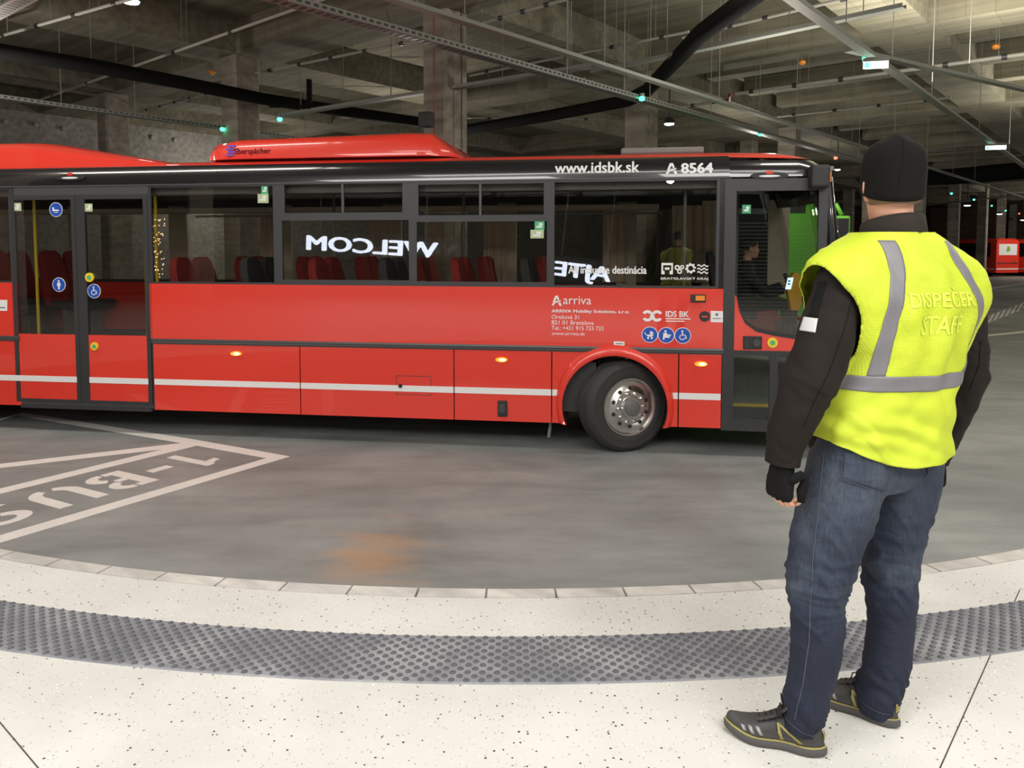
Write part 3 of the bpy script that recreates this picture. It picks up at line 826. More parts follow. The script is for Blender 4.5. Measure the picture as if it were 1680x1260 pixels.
# ---- curved black cantrail, red roof edge and roof
sec_black = [(0.0, ZW-.005), (0.004, 2.86), (.02, 2.93), (.05, 2.985), (.085, 3.015)]
sec_roof = [(.085, 3.015), (.16, 3.05), (.35, 3.08), (.8, 3.10), (1.25, 3.105)]
def strip(name, sec, x0, x1, m, mirror=False, th=.02, smooth=40, n=2):
    mb = MB(); rings = []
    for i in range(n):
        x = x0+(x1-x0)*i/(n-1)
        ring_ = [(x, (W-y if mirror else y), z) for y, z in sec]+[(x, (W-y-th if mirror else y+th), z-th*.6) for y, z in reversed(sec)]
        rings.append(ring_)
    mb.loft(rings)
    return mb.build(name, m, bus, smooth=smooth)
XD = S(1197, 280)[0]                        # seam in front of the front dome
strip('cantrail', sec_black, XR, XD, M['black_gloss']); strip('cantrail', sec_black, XR, XD, M['black_gloss'], True)
strip('roof', sec_roof+[(1.7, 3.10), (2.15, 3.08), (2.34, 3.05), (2.415, 3.015)], XR, XD, M['red'])
# plan curve of the front
plan = [(.93, 0), (1.02, .015), (1.09, .06), (1.16, .16), (1.22, .33), (1.27, .6), (1.30, .95), (1.31, 1.25)]
plan = plan+[(x, W-y) for x, y in reversed(plan[:-1])]
def front_ring(z, inset=0, back=0):
    out = []
    for x, y in plan:
        k = (y-W/2)/(W/2)
        out.append((x-back, W/2+(W/2-inset)*k, z))
    return out
def front_skin(name, zs, m, th=.03):
    rings = []
    for z, ins, back in zs: rings.append(front_ring(z, ins, back))
    inner = [[(x-.03, W/2+(y-W/2)*.975, z) for x, y, z in r_] for r_ in rings]
    mb = MB(); mb.loft(rings, closed=False); mb.loft(inner, closed=False)
    n = len(plan)
    for a, b_ in ((0, len(rings)),):
        for k in range(n-1):
            mb.face((k, k+1, len(rings)*n+k+1, len(rings)*n+k))
            o = (len(rings)-1)*n; o2 = (2*len(rings)-1)*n
            mb.face((o+k, o+k+1, o2+k+1, o2+k))
    return mb.build(name, m, bus, smooth=40)
front_skin('front_panel', [(.29, .04, .04), (.45, .0, .0), (.95, 0, 0), (1.25, .0, .01)], M['red'])
front_skin('windscreen', [(1.25, .0, .01), (1.7, .0, .03), (2.2, .0, .08), (2.62, .01, .16)], M['glass_clear'])
front_skin('destination_cover', [(2.62, .01, .16), (2.72, .015, .19), (2.80, .02, .215)], M['black_gloss'])
# front dome
mb = MB(); rings = []
dz = [(2.80, .0, 0.215), (2.86, .004, .235), (2.92, .02, .27), (2.965, .06, .33)]
def dome_ring(z, ins, back):
    r_ = front_ring(z, ins, back); return [(XD, ins, z+.0)]+r_+[(XD, W-ins, z+.0)]
mb.loft([dome_ring(*q) for q in dz], closed=False)
mb.build('front_dome', M['black_gloss'], bus, smooth=60)
mb = MB()
rr = [dome_ring(2.965, .06, .33), dome_ring(3.0, .10, .42), dome_ring(3.035, .18, .62), dome_ring(3.05, .35, .8)]
fix = []
for j, r_ in enumerate(rr):
    h0 = [3.0, 3.02, 3.055, 3.08][j]
    fix.append([(x, y, z+(h0-z)*max(0, min(1, (1.0-x)/(1.0-XD)))**1.0) for x, y, z in r_])
mb.loft(fix, closed=False); mb.face([3*len(fix[0])+k for k in range(len(fix[0]))])
mb.build('front_dome_cap', M['red'], bus, smooth=60)
# far side of the body, floor, interior ceiling, rear
mb = MB()
mb.box(XR, .95, W-.03, W, .29, 1.62)
mb.build('far_side_panel', M['red'], bus)
fw = [XR, -10.6, -9.0, -7.4, -5.8, -4.2, -2.6, -1.0, .1, .93]
for i in range(len(fw)-1):
    a, b_ = fw[i], fw[i+1]
    f = winframe((a, 1.62, b_, 2.8), (a+.09, 1.66, b_-.09, 2.62), M['int_dark'], W-.04, .03)
    MB().box(a+.08, b_-.08, W-.02, W-.014, 1.65, 2.63).build('pane', M['glass_far'], f)
    MB().box(b_-.13, b_+.13, W-.10, W-.05, 1.5, 2.72).build('pillar_cover', M['int_cream'], f)
MB().box(XR, RWX-.62, .05, W-.04, .34, .40).box(RWX-.62, RWX+.62, .78, W-.6, .34, .40).box(RWX+.62, AX-.62, .05, W-.04, .34, .40).box(AX-.62, AX+.62, .78, W-.7, .34, .40).box(AX+.62, .8, .05, W-.04, .34, .40).build('floor_plate', M['int_dark'], bus)
MB().box(XR, x_d1-.1, .06, W-.04, .40, .92).build('raised_floor', M['int_dark'], bus)
MB().box(XR, 1.0, .10, W-.1, 2.86, 2.9).build('ceiling_lining', M['int_grey'], bus)
MB().box(XR+.1, .3, .12, .34, 2.70, 2.84).build('luggage_rack', M['int_grey'], bus)
MB().box(XR+.1, -.6, W-.5, W-.12, 2.60, 2.66).build('luggage_rack', M['int_cream'], bus)
MB().box(XR, XR+.05, .0, W, .29, 2.9).build('rear_panel', M['red'], bus)
MB().box(XR+.02, x_d1-.1, .035, .06, .92, ZR).build('inner_lining', M['int_dark'], bus)
MB().box(x_d0, .05, .035, .06, 1.06, ZR+.01).build('inner_lining', M['int_dark'], bus)
# ---- rear double door
def door_leaf(px0, px1, name='door_leaf'):
    xa0, xa1 = S(px0, 500)[0], S(px1, 500)[0]
    z0, zt, zm = .335, 2.70, S(120, 549)[1]
    f = winframe((xa0, z0, xa1, zt), (xa0+.05, z0+.04, xa1-.05, zt-.05), M['dark_frame'], -.002, .035, name)
    MB().box(xa0+.04, xa1-.04, .01, .016, zm, zt-.04).build('door_glass', M['glass'], f)
    MB().box(xa0+.04, xa1-.04, .0, .02, z0+.03, zm).build('door_panel', M['red'], f)
    MB().box(xa0+.045, xa1-.045, -.004, .001, .575, .64).build('white_stripe', M['white_vinyl'], f)
    return f, xa0, xa1
leafA = door_leaf(22, 128); leafB = door_leaf(137, 246)
fr = winframe((x_d1-.02, .30, x_d0+.02, ZW), (S(22, 500)[0]-.012, .335, S(246, 500)[0]+.012, 2.70), M['grey_trim'], 0.0, .03, 'door_frame')
MB().box(S(128, 500)[0], S(137, 500)[0], .002, .03, .335, 2.70).build('centre_post', M['dark_frame'], fr)
MB().box(x_d1, x_d0, -.03, .2, .27, .31).build('door_step', M['dark_frame'], bus)
# ---- front door
xf0, xf1 = S(1186, 640)[0], S(1338, 560)[0]
fd = winframe((x_end+.0, .27, .93, 2.78), (xf0+.10, .36, xf1+.0, 2.66), M['dark_frame'], -.003, .035, 'front_door_frame')
zl0, zl1 = S(1230, 688)[1], S(1230, 583)[1]
xg0 = xf0+.10
MB().box(xg0, xf1, .0, .025, .36, zl0).build('door_sill', M['dark_frame'], fd)
MB().box(xg0, xf1, .008, .014, zl0, zl1).build('lower_glass', M['glass_clear'], fd)
xc = S(1262, 640)[0]; xc2 = S(1275, 640)[0]
MB().box(xc, xc2, -.001, .03, zl0, zl1).build('door_bar', M['dark_frame'], fd)
MB().box(xg0, xf1, .0, .03, zl1, S(1230, 575)[1]).build('door_bar', M['dark_frame'], fd)
ztop = 2.66
curve = [S(*p) for p in ((1208, 485), (1213, 510), (1222, 530), (1240, 544), (1270, 551), (1310, 557), (1340, 561))]
curve = [(max(c_[0], xg0) if i == 0 else c_[0], c_[1]) for i, c_ in enumerate(curve)]
zred = S(1230, 575)[1]
MB().prism([(xg0, zred), (xf1, zred)]+[(min(a, xf1), b_) for a, b_ in reversed(curve)]+[(xg0, curve[0][1])], lambda a, b: (a, .0, b), lambda a, b: (a, .025, b)).build('door_panel', M['red'], fd)
rim_in = [(a+.02, b_+.03) for a, b_ in curve]
MB().prism([(min(a, xf1), b_) for a, b_ in curve]+[(min(a, xf1), b_+.035) for a, b_ in reversed(curve)], lambda a, b: (a, -.006, b), lambda a, b: (a, .02, b)).build('glass_edge', M['black'], fd)
MB().prism([(xg0, ztop)]+[(xg0, curve[0][1])]+[(min(a, xf1), b_) for a, b_ in curve[1:]]+[(xf1, ztop)], lambda a, b: (a, .008, b), lambda a, b: (a, .014, b)).build('door_glass', M['glass_clear'], fd)
# fine horizontal lines across the door glass
mb = MB()
for i in range(26):
    z = 1.42+i*.037
    x0 = xg0+.02
    for (a, b_), (c_, d_) in zip(curve, curve[1:]):
        if d_ < z <= b_+.001: x0 = max(x0, a+(c_-a)*(b_-z)/(b_-d_+1e-6)+.02)
    mb.box(x0, xf1-.06, .0145, .0155, z, z+.002)
mb.build('glass_lines', M['pipe'], fd)
# A pillar with mirror
MB().tube([(.95, .03, .35), (1.0, .02, 1.3), (.985, .03, 2.2), (.93, .06, 2.78)], .055, 10).build('front_pillar', M['black_gloss'], bus, smooth=60)
mr = MB()
mx, mz = S(1338, 291)
mr.obox((mx+.02, -.02, mz), (.09, 0, 0), (0, .12, 0), (0, 0, .11)).obox((mx-.05, .06, mz+.03), (.12, 0, 0), (0, .05, 0), (0, 0, .03))
mo = bevel(mr.build('mirror_housing', M['black'], bus), .03, 3)
MB().obox((mx+.105, -.03, mz), (.02, 0, 0), (0, .06, 0), (0, 0, .05)).build('marker_lens', M['orange'], mo)
# ---- small fittings on the side
def oval(name, px, py, w, h, m, y=-.012, th=.012, parent=None, seg=24, dx=0, dz=0):
    x, z = S(px, py); pts = [(x+dx+w/2*math.cos(a), z+dz+h/2*math.sin(a)) for a in [2*PI*k/seg for k in range(seg)]]
    return panel(name, pts, m, y, th, parent, px=False)
for px, py in ((388, 580), (823, 590), (1150, 597)):
    o = oval('side_marker_lamp', px, py, .125, .05, M['amber'], -.02, .02)
    oval('lit_lens', px, py, .07, .03, M['amber_hot'], -.024, .006, o, dx=.012)
o = panel('side_indicator', [(1133, 483), (1158, 483), (1158, 496), (1133, 496)], M['black'], -.015, .015); bevel(o, .006)
panel('indicator_lens', [(1141, 485), (1156, 485), (1156, 493), (1141, 493)], M['orange'], -.022, .008, o)
o = oval('lock_cover', 1156, 519, .105, .105, M['black'], -.01, .01)
panel('lock_slot', [(1151, 518), (1161, 518), (1161, 520.5), (1151, 520.5)], M['red'], -.013, .004, o)
o = panel('white_sticker', [(1166, 510), (1186, 510.5), (1186, 529), (1166, 528.5)], M['white_vinyl'], -.003, .003)
panel('print_line', [(1169, 522), (1183, 522), (1183, 523), (1169, 523)], M['grey_trim'], -.004, .001, o); oval('print_mark', 1176, 516, .03, .03, M['int_grey'], -.004, .001, o)
o = panel('white_sticker', [(1007, 560), (1024.5, 560.5), (1024.5, 567), (1007, 566.5)], M['white_vinyl'], -.003, .003)
panel('print_line', [(1010, 563), (1022, 563.4), (1022, 564.6), (1010, 564.2)], M['grey_trim'], -.004, .001, o)
o = panel('white_sticker', [(-4, 492), (12, 492), (12, 510), (-4, 510)], M['white_vinyl'], -.003, .003)
panel('print_line', [(0, 504), (9, 504), (9, 505.5), (0, 505.5)], M['grey_trim'], -.004, .001, o)
fl = winframe(rect(649.5, 616, 707.5, 649), tuple(v+d_ for v, d_ in zip(rect(649.5, 616, 707.5, 649), (.006, .006, -.006, -.006))), M['dark_frame'], -.0008, .002, 'fuel_flap_outline')
oval('flap_lock', 657, 633, .045, .045, M['black'], -.01, .01, fl)
o = panel('skirt_latch', [(817, 657), (832, 657), (833, 683), (817, 683)], M['black'], -.02, .02); bevel(o, .006)
panel('latch_handle', [(820, 662), (829, 662), (829, 676), (820, 676)], M['grey_trim'], -.03, .012, o)
o = panel('door_control_box', [(1219, 551), (1250, 551.5), (1250, 573), (1219, 573)], M['black'], -.015, .015); bevel(o, .008)
oval('control_knob', 1241, 562, .075, .075, M['grey_trim'], -.03, .018, o); panel('control_slot', [(1223, 555), (1227, 555), (1227, 570), (1223, 570)], M['dark_frame'], -.018, .005, o)
def button(px, py, r):
    o = oval('door_button', px, py, r*2, r*2, M['yellow'], -.018, .018)
    oval('button_centre', px, py, r*.95, r*.95, M['green_st'], -.024, .008, o)
button(1267, 562, .05); button(148, 455, .052); button(156, 568, .045)
# lamp recesses over the doors
for cx, cy, y in ((116, 291, .02), (1262, 288, .0)):
    o = oval('door_lamp', cx, cy, .36, .07, M['black'], -.012+y*0, .03)
    oval('lamp_lens', cx, cy+1, .2, .022, M['lamp_soft'] if 'lamp_soft' in M else M['white_vinyl'], -.018, .01, o)
    oval('red_marker', cx, cy-5, .08, .03, M['red'], -.016, .01, o)
# ---- stickers with pictograms
def disc(px, py, r, kind, parent=None):
    o = oval('round_sticker', px, py, 2*r, 2*r, M['white_vinyl'], -.0035, .003)
    oval('blue_field', px, py, 1.84*r, 1.84*r, M['blue'], -.0045, .001, o)
    x, z = S(px, py)
    def pg(pts): return [(x+a*r, z+b*r) for a, b in pts]
    def shape(*polys):
        mb = MB()
        for p in polys: mb.prism(pg(p), lambda a, b: (a, -.0056, b), lambda a, b: (a, -.0045, b))
        mb.build('pictogram', M['white_vinyl'], o)
    circ = lambda cx, cy, rr: [(cx+rr*math.cos(2*PI*k/12), cy+rr*math.sin(2*PI*k/12)) for k in range(12)]
    if kind == 'pram': shape([(-.45, .0), (.45, .0), (.3, -.25), (-.25, -.25)], [(.0, .05), (.45, .05), (.35, .35), (.05, .45)], [(-.65, .2), (-.6, .3), (-.4, .0), (-.5, -.02)], circ(-.2, -.42, .13), circ(.25, -.42, .13))
    if kind == 'dog': shape(circ(-.1, .5, .14), [(-.35, .3), (.1, .3), (.15, -.1), (.45, -.1), (.45, -.3), (-.4, -.3)], [(-.4, -.3), (-.2, -.3), (-.2, -.55), (-.4, -.55)], [(.15, .1), (.6, .1), (.55, -.05), (.15, -.05)])
    if kind == 'wheel': shape(circ(-.05, .55, .12), [(-.12, .4), (.05, .4), (.05, .1), (.35, .1), (.35, 0), (-.12, 0)], [(.3, .05), (.4, .05), (.5, -.4), (.38, -.4)],
        [(-.05+.36*math.cos(R(a)), -.2+.36*math.sin(R(a))) for a in range(120, 361, 20)]+[(-.05+.26*math.cos(R(a)), -.2+.26*math.sin(R(a))) for a in range(360, 119, -20)])
    if kind == 'person': shape(circ(0, .52, .14), [(-.15, .35), (.15, .35), (.32, -.12), (.2, -.18), (.14, .0), (.13, -.65), (-.13, -.65), (-.14, 0), (-.2, -.18), (-.32, -.12)])
    if kind == 'seat': shape([(-.5, .3), (-.3, .35), (-.2, .0), (.45, .0), (.45, -.2), (-.5, -.2)], [(-.3, -.35), (.35, -.35), (.35, -.42), (-.3, -.42)])
    return o
disc(1066, 549, .082, 'pram'); disc(1093, 550, .082, 'dog'); disc(1120, 550.5, .082, 'wheel')
disc(92, 344, .082, 'seat'); disc(97, 467, .082, 'person'); disc(154.5, 477.5, .082, 'wheel')
for q, m in (((20, 333, 34, 346), 'pale_green'), ((138, 334, 151, 347), 'pale_green'), ((422, 318, 440, 333), 'pale_green'), ((428, 304, 439, 318), 'green_st'), ((870, 377, 892, 391), 'pale_green'), ((877, 363, 893, 377), 'green_st'), ((1218, 336, 1232, 350), 'green_st')):
    r_ = rect(*q)
    o = MB().box(r_[0], r_[2], .008, .0105, r_[1], r_[3]).build('green_sticker', M[m], bus)
    w_, h_ = r_[2]-r_[0], r_[3]-r_[1]
    MB().box(r_[0]+w_*.2, r_[2]-w_*.25, .0065, .008, r_[1]+h_*.25, r_[1]+h_*.45).box(r_[0]+w_*.45, r_[2]-w_*.2, .0065, .008, r_[1]+h_*.5, r_[1]+h_*.8).build('pictogram', M['white_vinyl'], o)
# ---- lettering
def btext(body, px, py, px1, h_px, m='white_vinyl', y=-.004, bold=.01, fit=True, surf=None, name='lettering', body_y=None):
    me = text_verts(body, 1.0, bold=bold)
    if surf: slice_mesh(me, 1, 8)
    xs_ = [v.co.x for v in me.vertices]; ys_ = [v.co.y for v in me.vertices]
    x0, z0 = S(px, py); x1 = S(px1, py)[0]; hh = S(px, py-h_px)[1]-z0
    zt = S(px1, py)[1]
    mnx, mxx, mny, mxy = min(xs_), max(xs_), min(ys_), max(ys_)
    for v in me.vertices:
        a = (v.co.x-mnx)/(mxx-mnx); b_ = (v.co.y-mny)/(mxy-mny)
        z = z0+b_*hh
        v.co = Vector((x0+a*(x1-x0), (surf(z) if surf else 0)+y-v.co.z, z))
    me.materials.clear()
    return link(name, me, M[m], bus)
def cant_y(z):
    for (y0, a), (y1, b_) in zip(sec_black, sec_black[1:]):
        if a <= z <= b_: return y0+(y1-y0)*(z-a)/(b_-a)
    return 0
btext('www.idsbk.sk', 910, 285, 1049, 19, surf=cant_y, bold=.025)
btext('8564', 1117, 285, 1170, 18, surf=cant_y, bold=.04)
btext('All inclusive destinácia', 932, 449, 1061, 13, y=.006, bold=.03)
btext('BRATISLAVSKÝ KRAJ', 1084, 460, 1162, 6, y=.006, bold=.02)
btext('arriva', 924, 499, 970, 13, bold=.0)
btext('ARRIVA Mobility Solutions, s.r.o.', 905, 514, 1033, 6.6, bold=.03)
btext('Orešová 31', 905, 523, 950, 6.6, bold=.0)
btext('821 01 Bratislava', 905, 532, 974, 6.6, bold=.0)
btext('Tel.: +421 915 733 733', 905, 541, 990, 6.6, bold=.0)
btext('www.arriva.sk', 905, 549.5, 960, 5.5, bold=.0)
btext('IDS BK', 1092, 520, 1130, 10, bold=.03)
for q in ((1092, 522, 1133, 524.2), (1092, 526, 1123, 528)): 
    r_ = rect(*q); MB().box(r_[0], r_[2], -.004, 0, r_[1], r_[3]).build('rule', M['white_vinyl'], bus)
def emblem(px, py, w_px, polys, y=-.004, surf=None, name='emblem'):
    x, z = S(px, py); k = S(px+w_px, py)[0]-x
    mb = MB()
    for p in polys:
        mb.prism([(x+a*k, z+b*k) for a, b in p], lambda a, b: (a, (surf(b) if surf else 0)+y-.001, b), lambda a, b: (a, (surf(b) if surf else 0)+y+.001, b))
    return mb.build(name, M['white_vinyl'], bus)
star = [[(.35, 1.0), (.6, 1.0), (.75, .62), (.6, .55), (.5, .78), (.3, .42), (.15, .5)], [(0, .12), (.12, .0), (.38, .3), (.85, .42), (.8, .55), (.3, .46)], [(.62, .28), (.8, .0), (.98, .06), (.85, .36)], [(.1, .36), (.9, .5), (.88, .58), (.12, .46)]]
emblem(905, 502, 17, star); emblem(1092, 287, 20, star, surf=cant_y)
def arcp(cx, cy, r0, r1, a0, a1, n=12): return [(cx+r0*math.cos(R(a0+(a1-a0)*i/n)), cy+r0*math.sin(R(a0+(a1-a0)*i/n))) for i in range(n+1)]+[(cx+r1*math.cos(R(a1+(a0-a1)*i/n)), cy+r1*math.sin(R(a1+(a0-a1)*i/n))) for i in range(n+1)]
emblem(1053, 528, 34, [arcp(.27, .3, .28, .14, 40, 150), arcp(.27, .3, .28, .14, 215, 320), arcp(.73, .3, .28, .14, 30, 140), arcp(.73, .3, .28, .14, 220, 325), [(.42, .42), (.5, .48), (.58, .42), (.62, .18), (.5, .12), (.38, .18)]])
# window logo: gate, vine, gear, waves
emblem(1085, 450, 19, [[(0, 0), (0, 1), (1, 1), (1, 0), (.72, 0), (.72, .3), (.85, .3), (.85, .8), (.15, .8), (.15, .3), (.28, .3), (.28, 0)], [(.3, .4), (.7, .4), (.7, .6), (.3, .6)]], y=.006)
emblem(1107, 450, 16, [arcp(.25, .7, .28, .13, 0, 360, 16), arcp(.75, .75, .22, .1, 0, 360, 16), arcp(.5, .3, .26, .12, 0, 360, 16)], y=.006)
gear = []
for k in range(24):
    r_ = (.5 if k % 3 else .5) if k % 3 != 2 else .36
    gear.append((.5+r_*math.cos(2*PI*k/24), .5+r_*math.sin(2*PI*k/24)))
emblem(1124, 449, 18, [gear[i:i+2]+[(.5+.24*math.cos(2*PI*(i+1)/24), .5+.24*math.sin(2*PI*(i+1)/24)), (.5+.24*math.cos(2*PI*i/24), .5+.24*math.sin(2*PI*i/24))] for i in range(23)], y=.006)
wv = lambda b0: [(i/12, b0+.08*math.sin(i/12*4*PI)) for i in range(13)]+[(i/12, b0+.13+.08*math.sin(i/12*4*PI)) for i in range(12, -1, -1)]
emblem(1144, 450, 18, [wv(.1), wv(.42), wv(.74)], y=.006)
# ---- roof units
mb = MB(); rings = []
xa, xb = S(322, 240)[0], S(716, 240)[0]; xt = S(742, 250)[0]
prof = [(xa, .62, 0), (xa+.02, .6, .12), (xa+.1, .55, .20), (xa+.35, .5, .235), (xb-.35, .5, .27), (xb-.12, .52, .26), (xb+.02, .6, .14), (xt-.02, .7, .04), (xt+.02, .75, .01)]
for x, y0, h in prof:
    z0 = 3.085
    hw = W/2-y0+.35
    rings.append([(x, W/2-hw, z0), (x, W/2-hw, z0+h*.55), (x, W/2-hw+.06, z0+h*.85), (x, W/2-hw+.2, z0+h), (x, W/2+hw-.2, z0+h), (x, W/2+hw-.06, z0+h*.85), (x, W/2+hw, z0+h*.55), (x, W/2+hw, z0)])
mb.loft(rings)
ac = mb.build('air_conditioning_hood', M['red'], bus, smooth=40)
MB().box(xa+.1, xb, .32, W-.32, 3.06, 3.10).build('hood_gasket', M['black'], ac)
MB().tube([(S(577, 230)[0], W/2-.5, 3.34), (S(577, 230)[0]+.09, W/2-.5, 3.34)], .045, 10).build('hood_latch', M['red'], ac)
yh = W/2-(W/2-.5+.35)
def hood_surf(z): return yh
tx, tz = S(384, 247, yh)
me = text_verts('Eberspächer', .085, bold=.002)
for v in me.vertices: v.co = Vector((tx+v.co.x, yh-.004, 3.14+v.co.y))
me.materials.clear(); link('lettering', me, mat('dark_red_letters', (.25, .01, .03), .5), ac)
mb = MB(); x0 = S(371, 245, yh)[0]
for k in range(4): mb.box(x0+(.02 if k % 2 else 0), x0+.09+(.02 if k % 2 else 0), yh-.005, yh+.002, 3.12+k*.032, 3.14+k*.032)
mb.build('emblem', mat('violet_emblem', (.15, .08, .55), .4), ac)
hx0, hx1 = S(1018, 248)[0], S(1163, 248)[0]
bevel(MB().box(hx0, hx1, .5, 1.5, 3.10, 3.17).build('roof_hatch', M['int_grey'], bus), .02)
# raised rear fairing with slanted front
mb = MB(); xs0, xs1, xs2 = S(262, 262)[0], S(45, 222)[0], XR
rg = []
for x, h in ((xs0, 0.0), (xs1, .27), (xs1-.25, .285), (xs2, .27)):
    rg.append([(x, .085, 3.0), (x, .10, 3.03+h*.75), (x, .2, 3.05+h*.93), (x, .5, 3.07+h), (x, W-.5, 3.07+h), (x, W-.2, 3.05+h*.93), (x, W-.10, 3.03+h*.75), (x, W-.085, 3.0)])
mb.loft(rg); mb.build('raised_rear_roof', M['red'], bus, smooth=35)
# black drip rail line above windows
MB().box(XR, XD, -.006, .01, ZW-.008, ZW+.008).build('drip_rail', M['grey_trim'], bus)
# ---- wheels
def wheel(name, x, y, steer, rear=False):
    root = empty(name, (x, y, .472), steer, bus)
    Rr, w = .472, .27
    ax = (0, -1, 0)
    prof = [(.285, -w/2+.01), (.30, -w/2), (.36, -w/2-.012), (.43, -w/2+.0), (.462, -w/2+.025)]
    for g in (-.075, -.025, .025, .075): prof += [(Rr, g-.016), (Rr-.012, g-.005), (Rr-.012, g+.005), (Rr, g+.016)]
    prof += [(.462, w/2-.025), (.43, w/2), (.415, w/2+.006), (.405, w/2+.003), (.36, w/2+.012), (.315, w/2+.005), (.30, w/2-.002), (.285, w/2-.012), (.28, -w/2+.01)]
    t = MB().lathe(prof, (0, w/2-.0, 0), ax, 72).build('tyre', M['tyre'], root, smooth=30)
    rim = [(.298, -.02), (.302, .0), (.298, .008), (.285, .006), (.272, -.012), (.262, -.03), (.24, -.028), (.20, -.0), (.175, .012), (.17, .02), (.10, .022), (.1, -.2), (.28, -.2)]
    rm = MB().lathe(rim, (0, 0, 0), ax, 60).build('rim', M['silver'], root, smooth=35)
    rm = root
    for k in range(10):
        a = 2*PI*(k+.5)/10; d = Vector((math.cos(a), 0, math.sin(a)))
        MB().lathe([(.0, .003), (.021, .003), (.021, -.01), (0, -.01)], d*.197+Vector((0, -.006, 0)), ax, 12).build('hand_hole', M['black'], rm)
        a = 2*PI*k/10; d = Vector((math.cos(a), 0, math.sin(a)))
        MB().lathe([(.0, .05), (.013, .045), (.018, .02), (.018, -.01), (0, -.01)], d*.15+Vector((0, -.012, 0)), ax, 6).build('wheel_nut', M['chrome'], rm)
    MB().lathe([(.118, .02), (.118, .035), (.105, .052), (0, .055)], (0, 0, 0), ax, 40).build('hub_ring', M['silver'], rm, smooth=30)
    MB().lathe([(.086, .05), (.086, .066), (.07, .075), (0, .078)], (0, 0, 0), ax, 32).build('hub_cap', M['hub'], rm, smooth=30)
    return root
wheel('wheel', S(1030, 669)[0]+.02, .03, R(29))
wheel('wheel', RWX, .03, 0)
wheel('wheel', S(1030, 669)[0]+.05, W-.4, R(24)); wheel('wheel', RWX, W-.35, 0)
MB().tube([(AX, .4, .45), (AX, 2.1, .45)], .08, 10).build('axle', M['black'], bus)
# underside
MB().box(XR+.2, AX-.7, .3, W-.3, .27, .36).box(AX+.7, .8, .2, W-.2, .27, .36).build('chassis', M['black'], bus)
p0, p1 = S(905, 702, .15), S(900, 722, .15)
MB().tube([(p0[0], .15, .33), (p1[0], .15, .10)], .018, 8).build('mud_flap_stay', M['steel'], bus)
# ---- seats
def seat(x, y, z0, m='seat_red', flip=False, name='passenger_seat'):
    root = empty(name, (x, y, z0), 0, bus)
    s_ = -1 if flip else 1
    bevel(MB().box(-.22, .22, -.2, .2, .36, .46).build('seat_cushion', M['seat_dark'], root), .03)
    mb = MB(); rg = []
    for z, x_, w, t in ((.40, -.20, .2, .05), (.7, -.24, .2, .05), (1.0, -.30, .19, .045), (1.12, -.32, .14, .04), (1.16, -.325, .08, .03)):
        rg.append([(s_*(x_+t*a), w*b_, z) for a, b_ in ((-1, -1), (0, -1.06), (1, -1), (1, 1), (0, 1.06), (-1, 1))])
    mb.loft(rg); mb.build('backrest', M[m], root, smooth=40)
    MB().box(-.03, .03, -.15, .15, 0, .36).build('seat_leg', M['int_grey'], root)
    return root
for i, x in enumerate((-5.75, -4.9, -4.1, -3.3, -2.5, -1.75)):
    for y in (.32, .76, 1.78, 2.2): seat(x, y, .84, 'seat_red' if (i % 2 == 0 or y > 1) else 'seat_dark')
for i, x in enumerate((-8.6, -9.5, -10.3, -11.1)):
    for y in (.35, .8, 1.75, 2.2): seat(x, y, .92, 'seat_red')
for y in (1.75, 2.2): seat(-6.9, y, .42, 'seat_dark', True)
MB().box(x_d0+.1, -1.3, .07, W-.06, .40, .92).build('raised_floor', M['int_dark'], bus)
for x, y in ((-6.35, .3), (-7.9, .3), (-7.1, 1.2), (-4.5, 1.05), (-2.9, 1.05), (-.4, .35), (.2, .9)):
    MB().tube([(x, y, .4), (x, y, 2.86)], .017, 8).build('grab_pole', M['yellow'] if x < -6 else M['steel'], bus)
for x0, x1, y in ((-6.3, -.6, 1.05),):
    MB().tube([(x0, y, 2.5), (x1, y, 2.5)], .015, 8).build('grab_rail', M['steel'], bus)
# warm curtain of small lights hanging behind the first window
mb = MB(); x0 = S(244, 400)[0]
for k in range(70):
    px = 246+random.random()*24; py = 355+random.random()*100
    xx, zz = S(px, py, .1); mb.box(xx-.004, xx+.004, .10, .108, zz-.005, zz+.005)
mb.build('string_of_tiny_lights', mat('warm_fairy_lights', (1, .7, .4), .5, emit=(1, .6, .3), es=2.5), bus)['kind'] = 'stuff'
# driver's workplace
MB().box(.45, 1.08, W-1.15, W-.25, .4, .62).build('driver_platform', M['int_dark'], bus)
MB().box(.90, 1.20, .5, W-.2, .62, 1.2).build('dashboard', M['int_dark'], bus)
mb = MB(); rg = []
sc_, sn = Vector((.98, 1.72, 1.70)), Vector((-.5, 0, .86)).normalized()
u_ = sn.cross(Vector((0, 1, 0))).normalized(); v_ = sn.cross(u_)
mb.tube([sc_+(u_*math.cos(a)+v_*math.sin(a))*.22 for a in [2*PI*k/32 for k in range(33)]], .014, 8)
sw = mb.build('steering_wheel', M['black'], bus, smooth=True)
MB().tube([sc_, sc_-sn*.35], .03, 8).bar(sc_-v_*.2, sc_+v_*.2, .03, .02).build('steering_column', M['black'], sw)
tm = S(1300, 478, .55)
root = empty('ticket_machine', (tm[0], .55, tm[1]), 0, bus)
mb = MB()
mb.prism([(-.02, -.2), (.06, -.2), (.085, -.12), (.09, .12), (.06, .19), (.0, .2), (-.03, .15), (-.06, .0)], lambda a, b: (a, -.06, b), lambda a, b: (a, .07, b))
bevel(mb.build('machine_body', mat('orange_yellow_plastic', (.85, .42, .02), .4), root), .015, 3)
MB().obox((-.05, -.0, .10), (.012, 0, .005), (0, .05, 0), (-.03, 0, .085)).build('screen_bezel', M['black'], root)
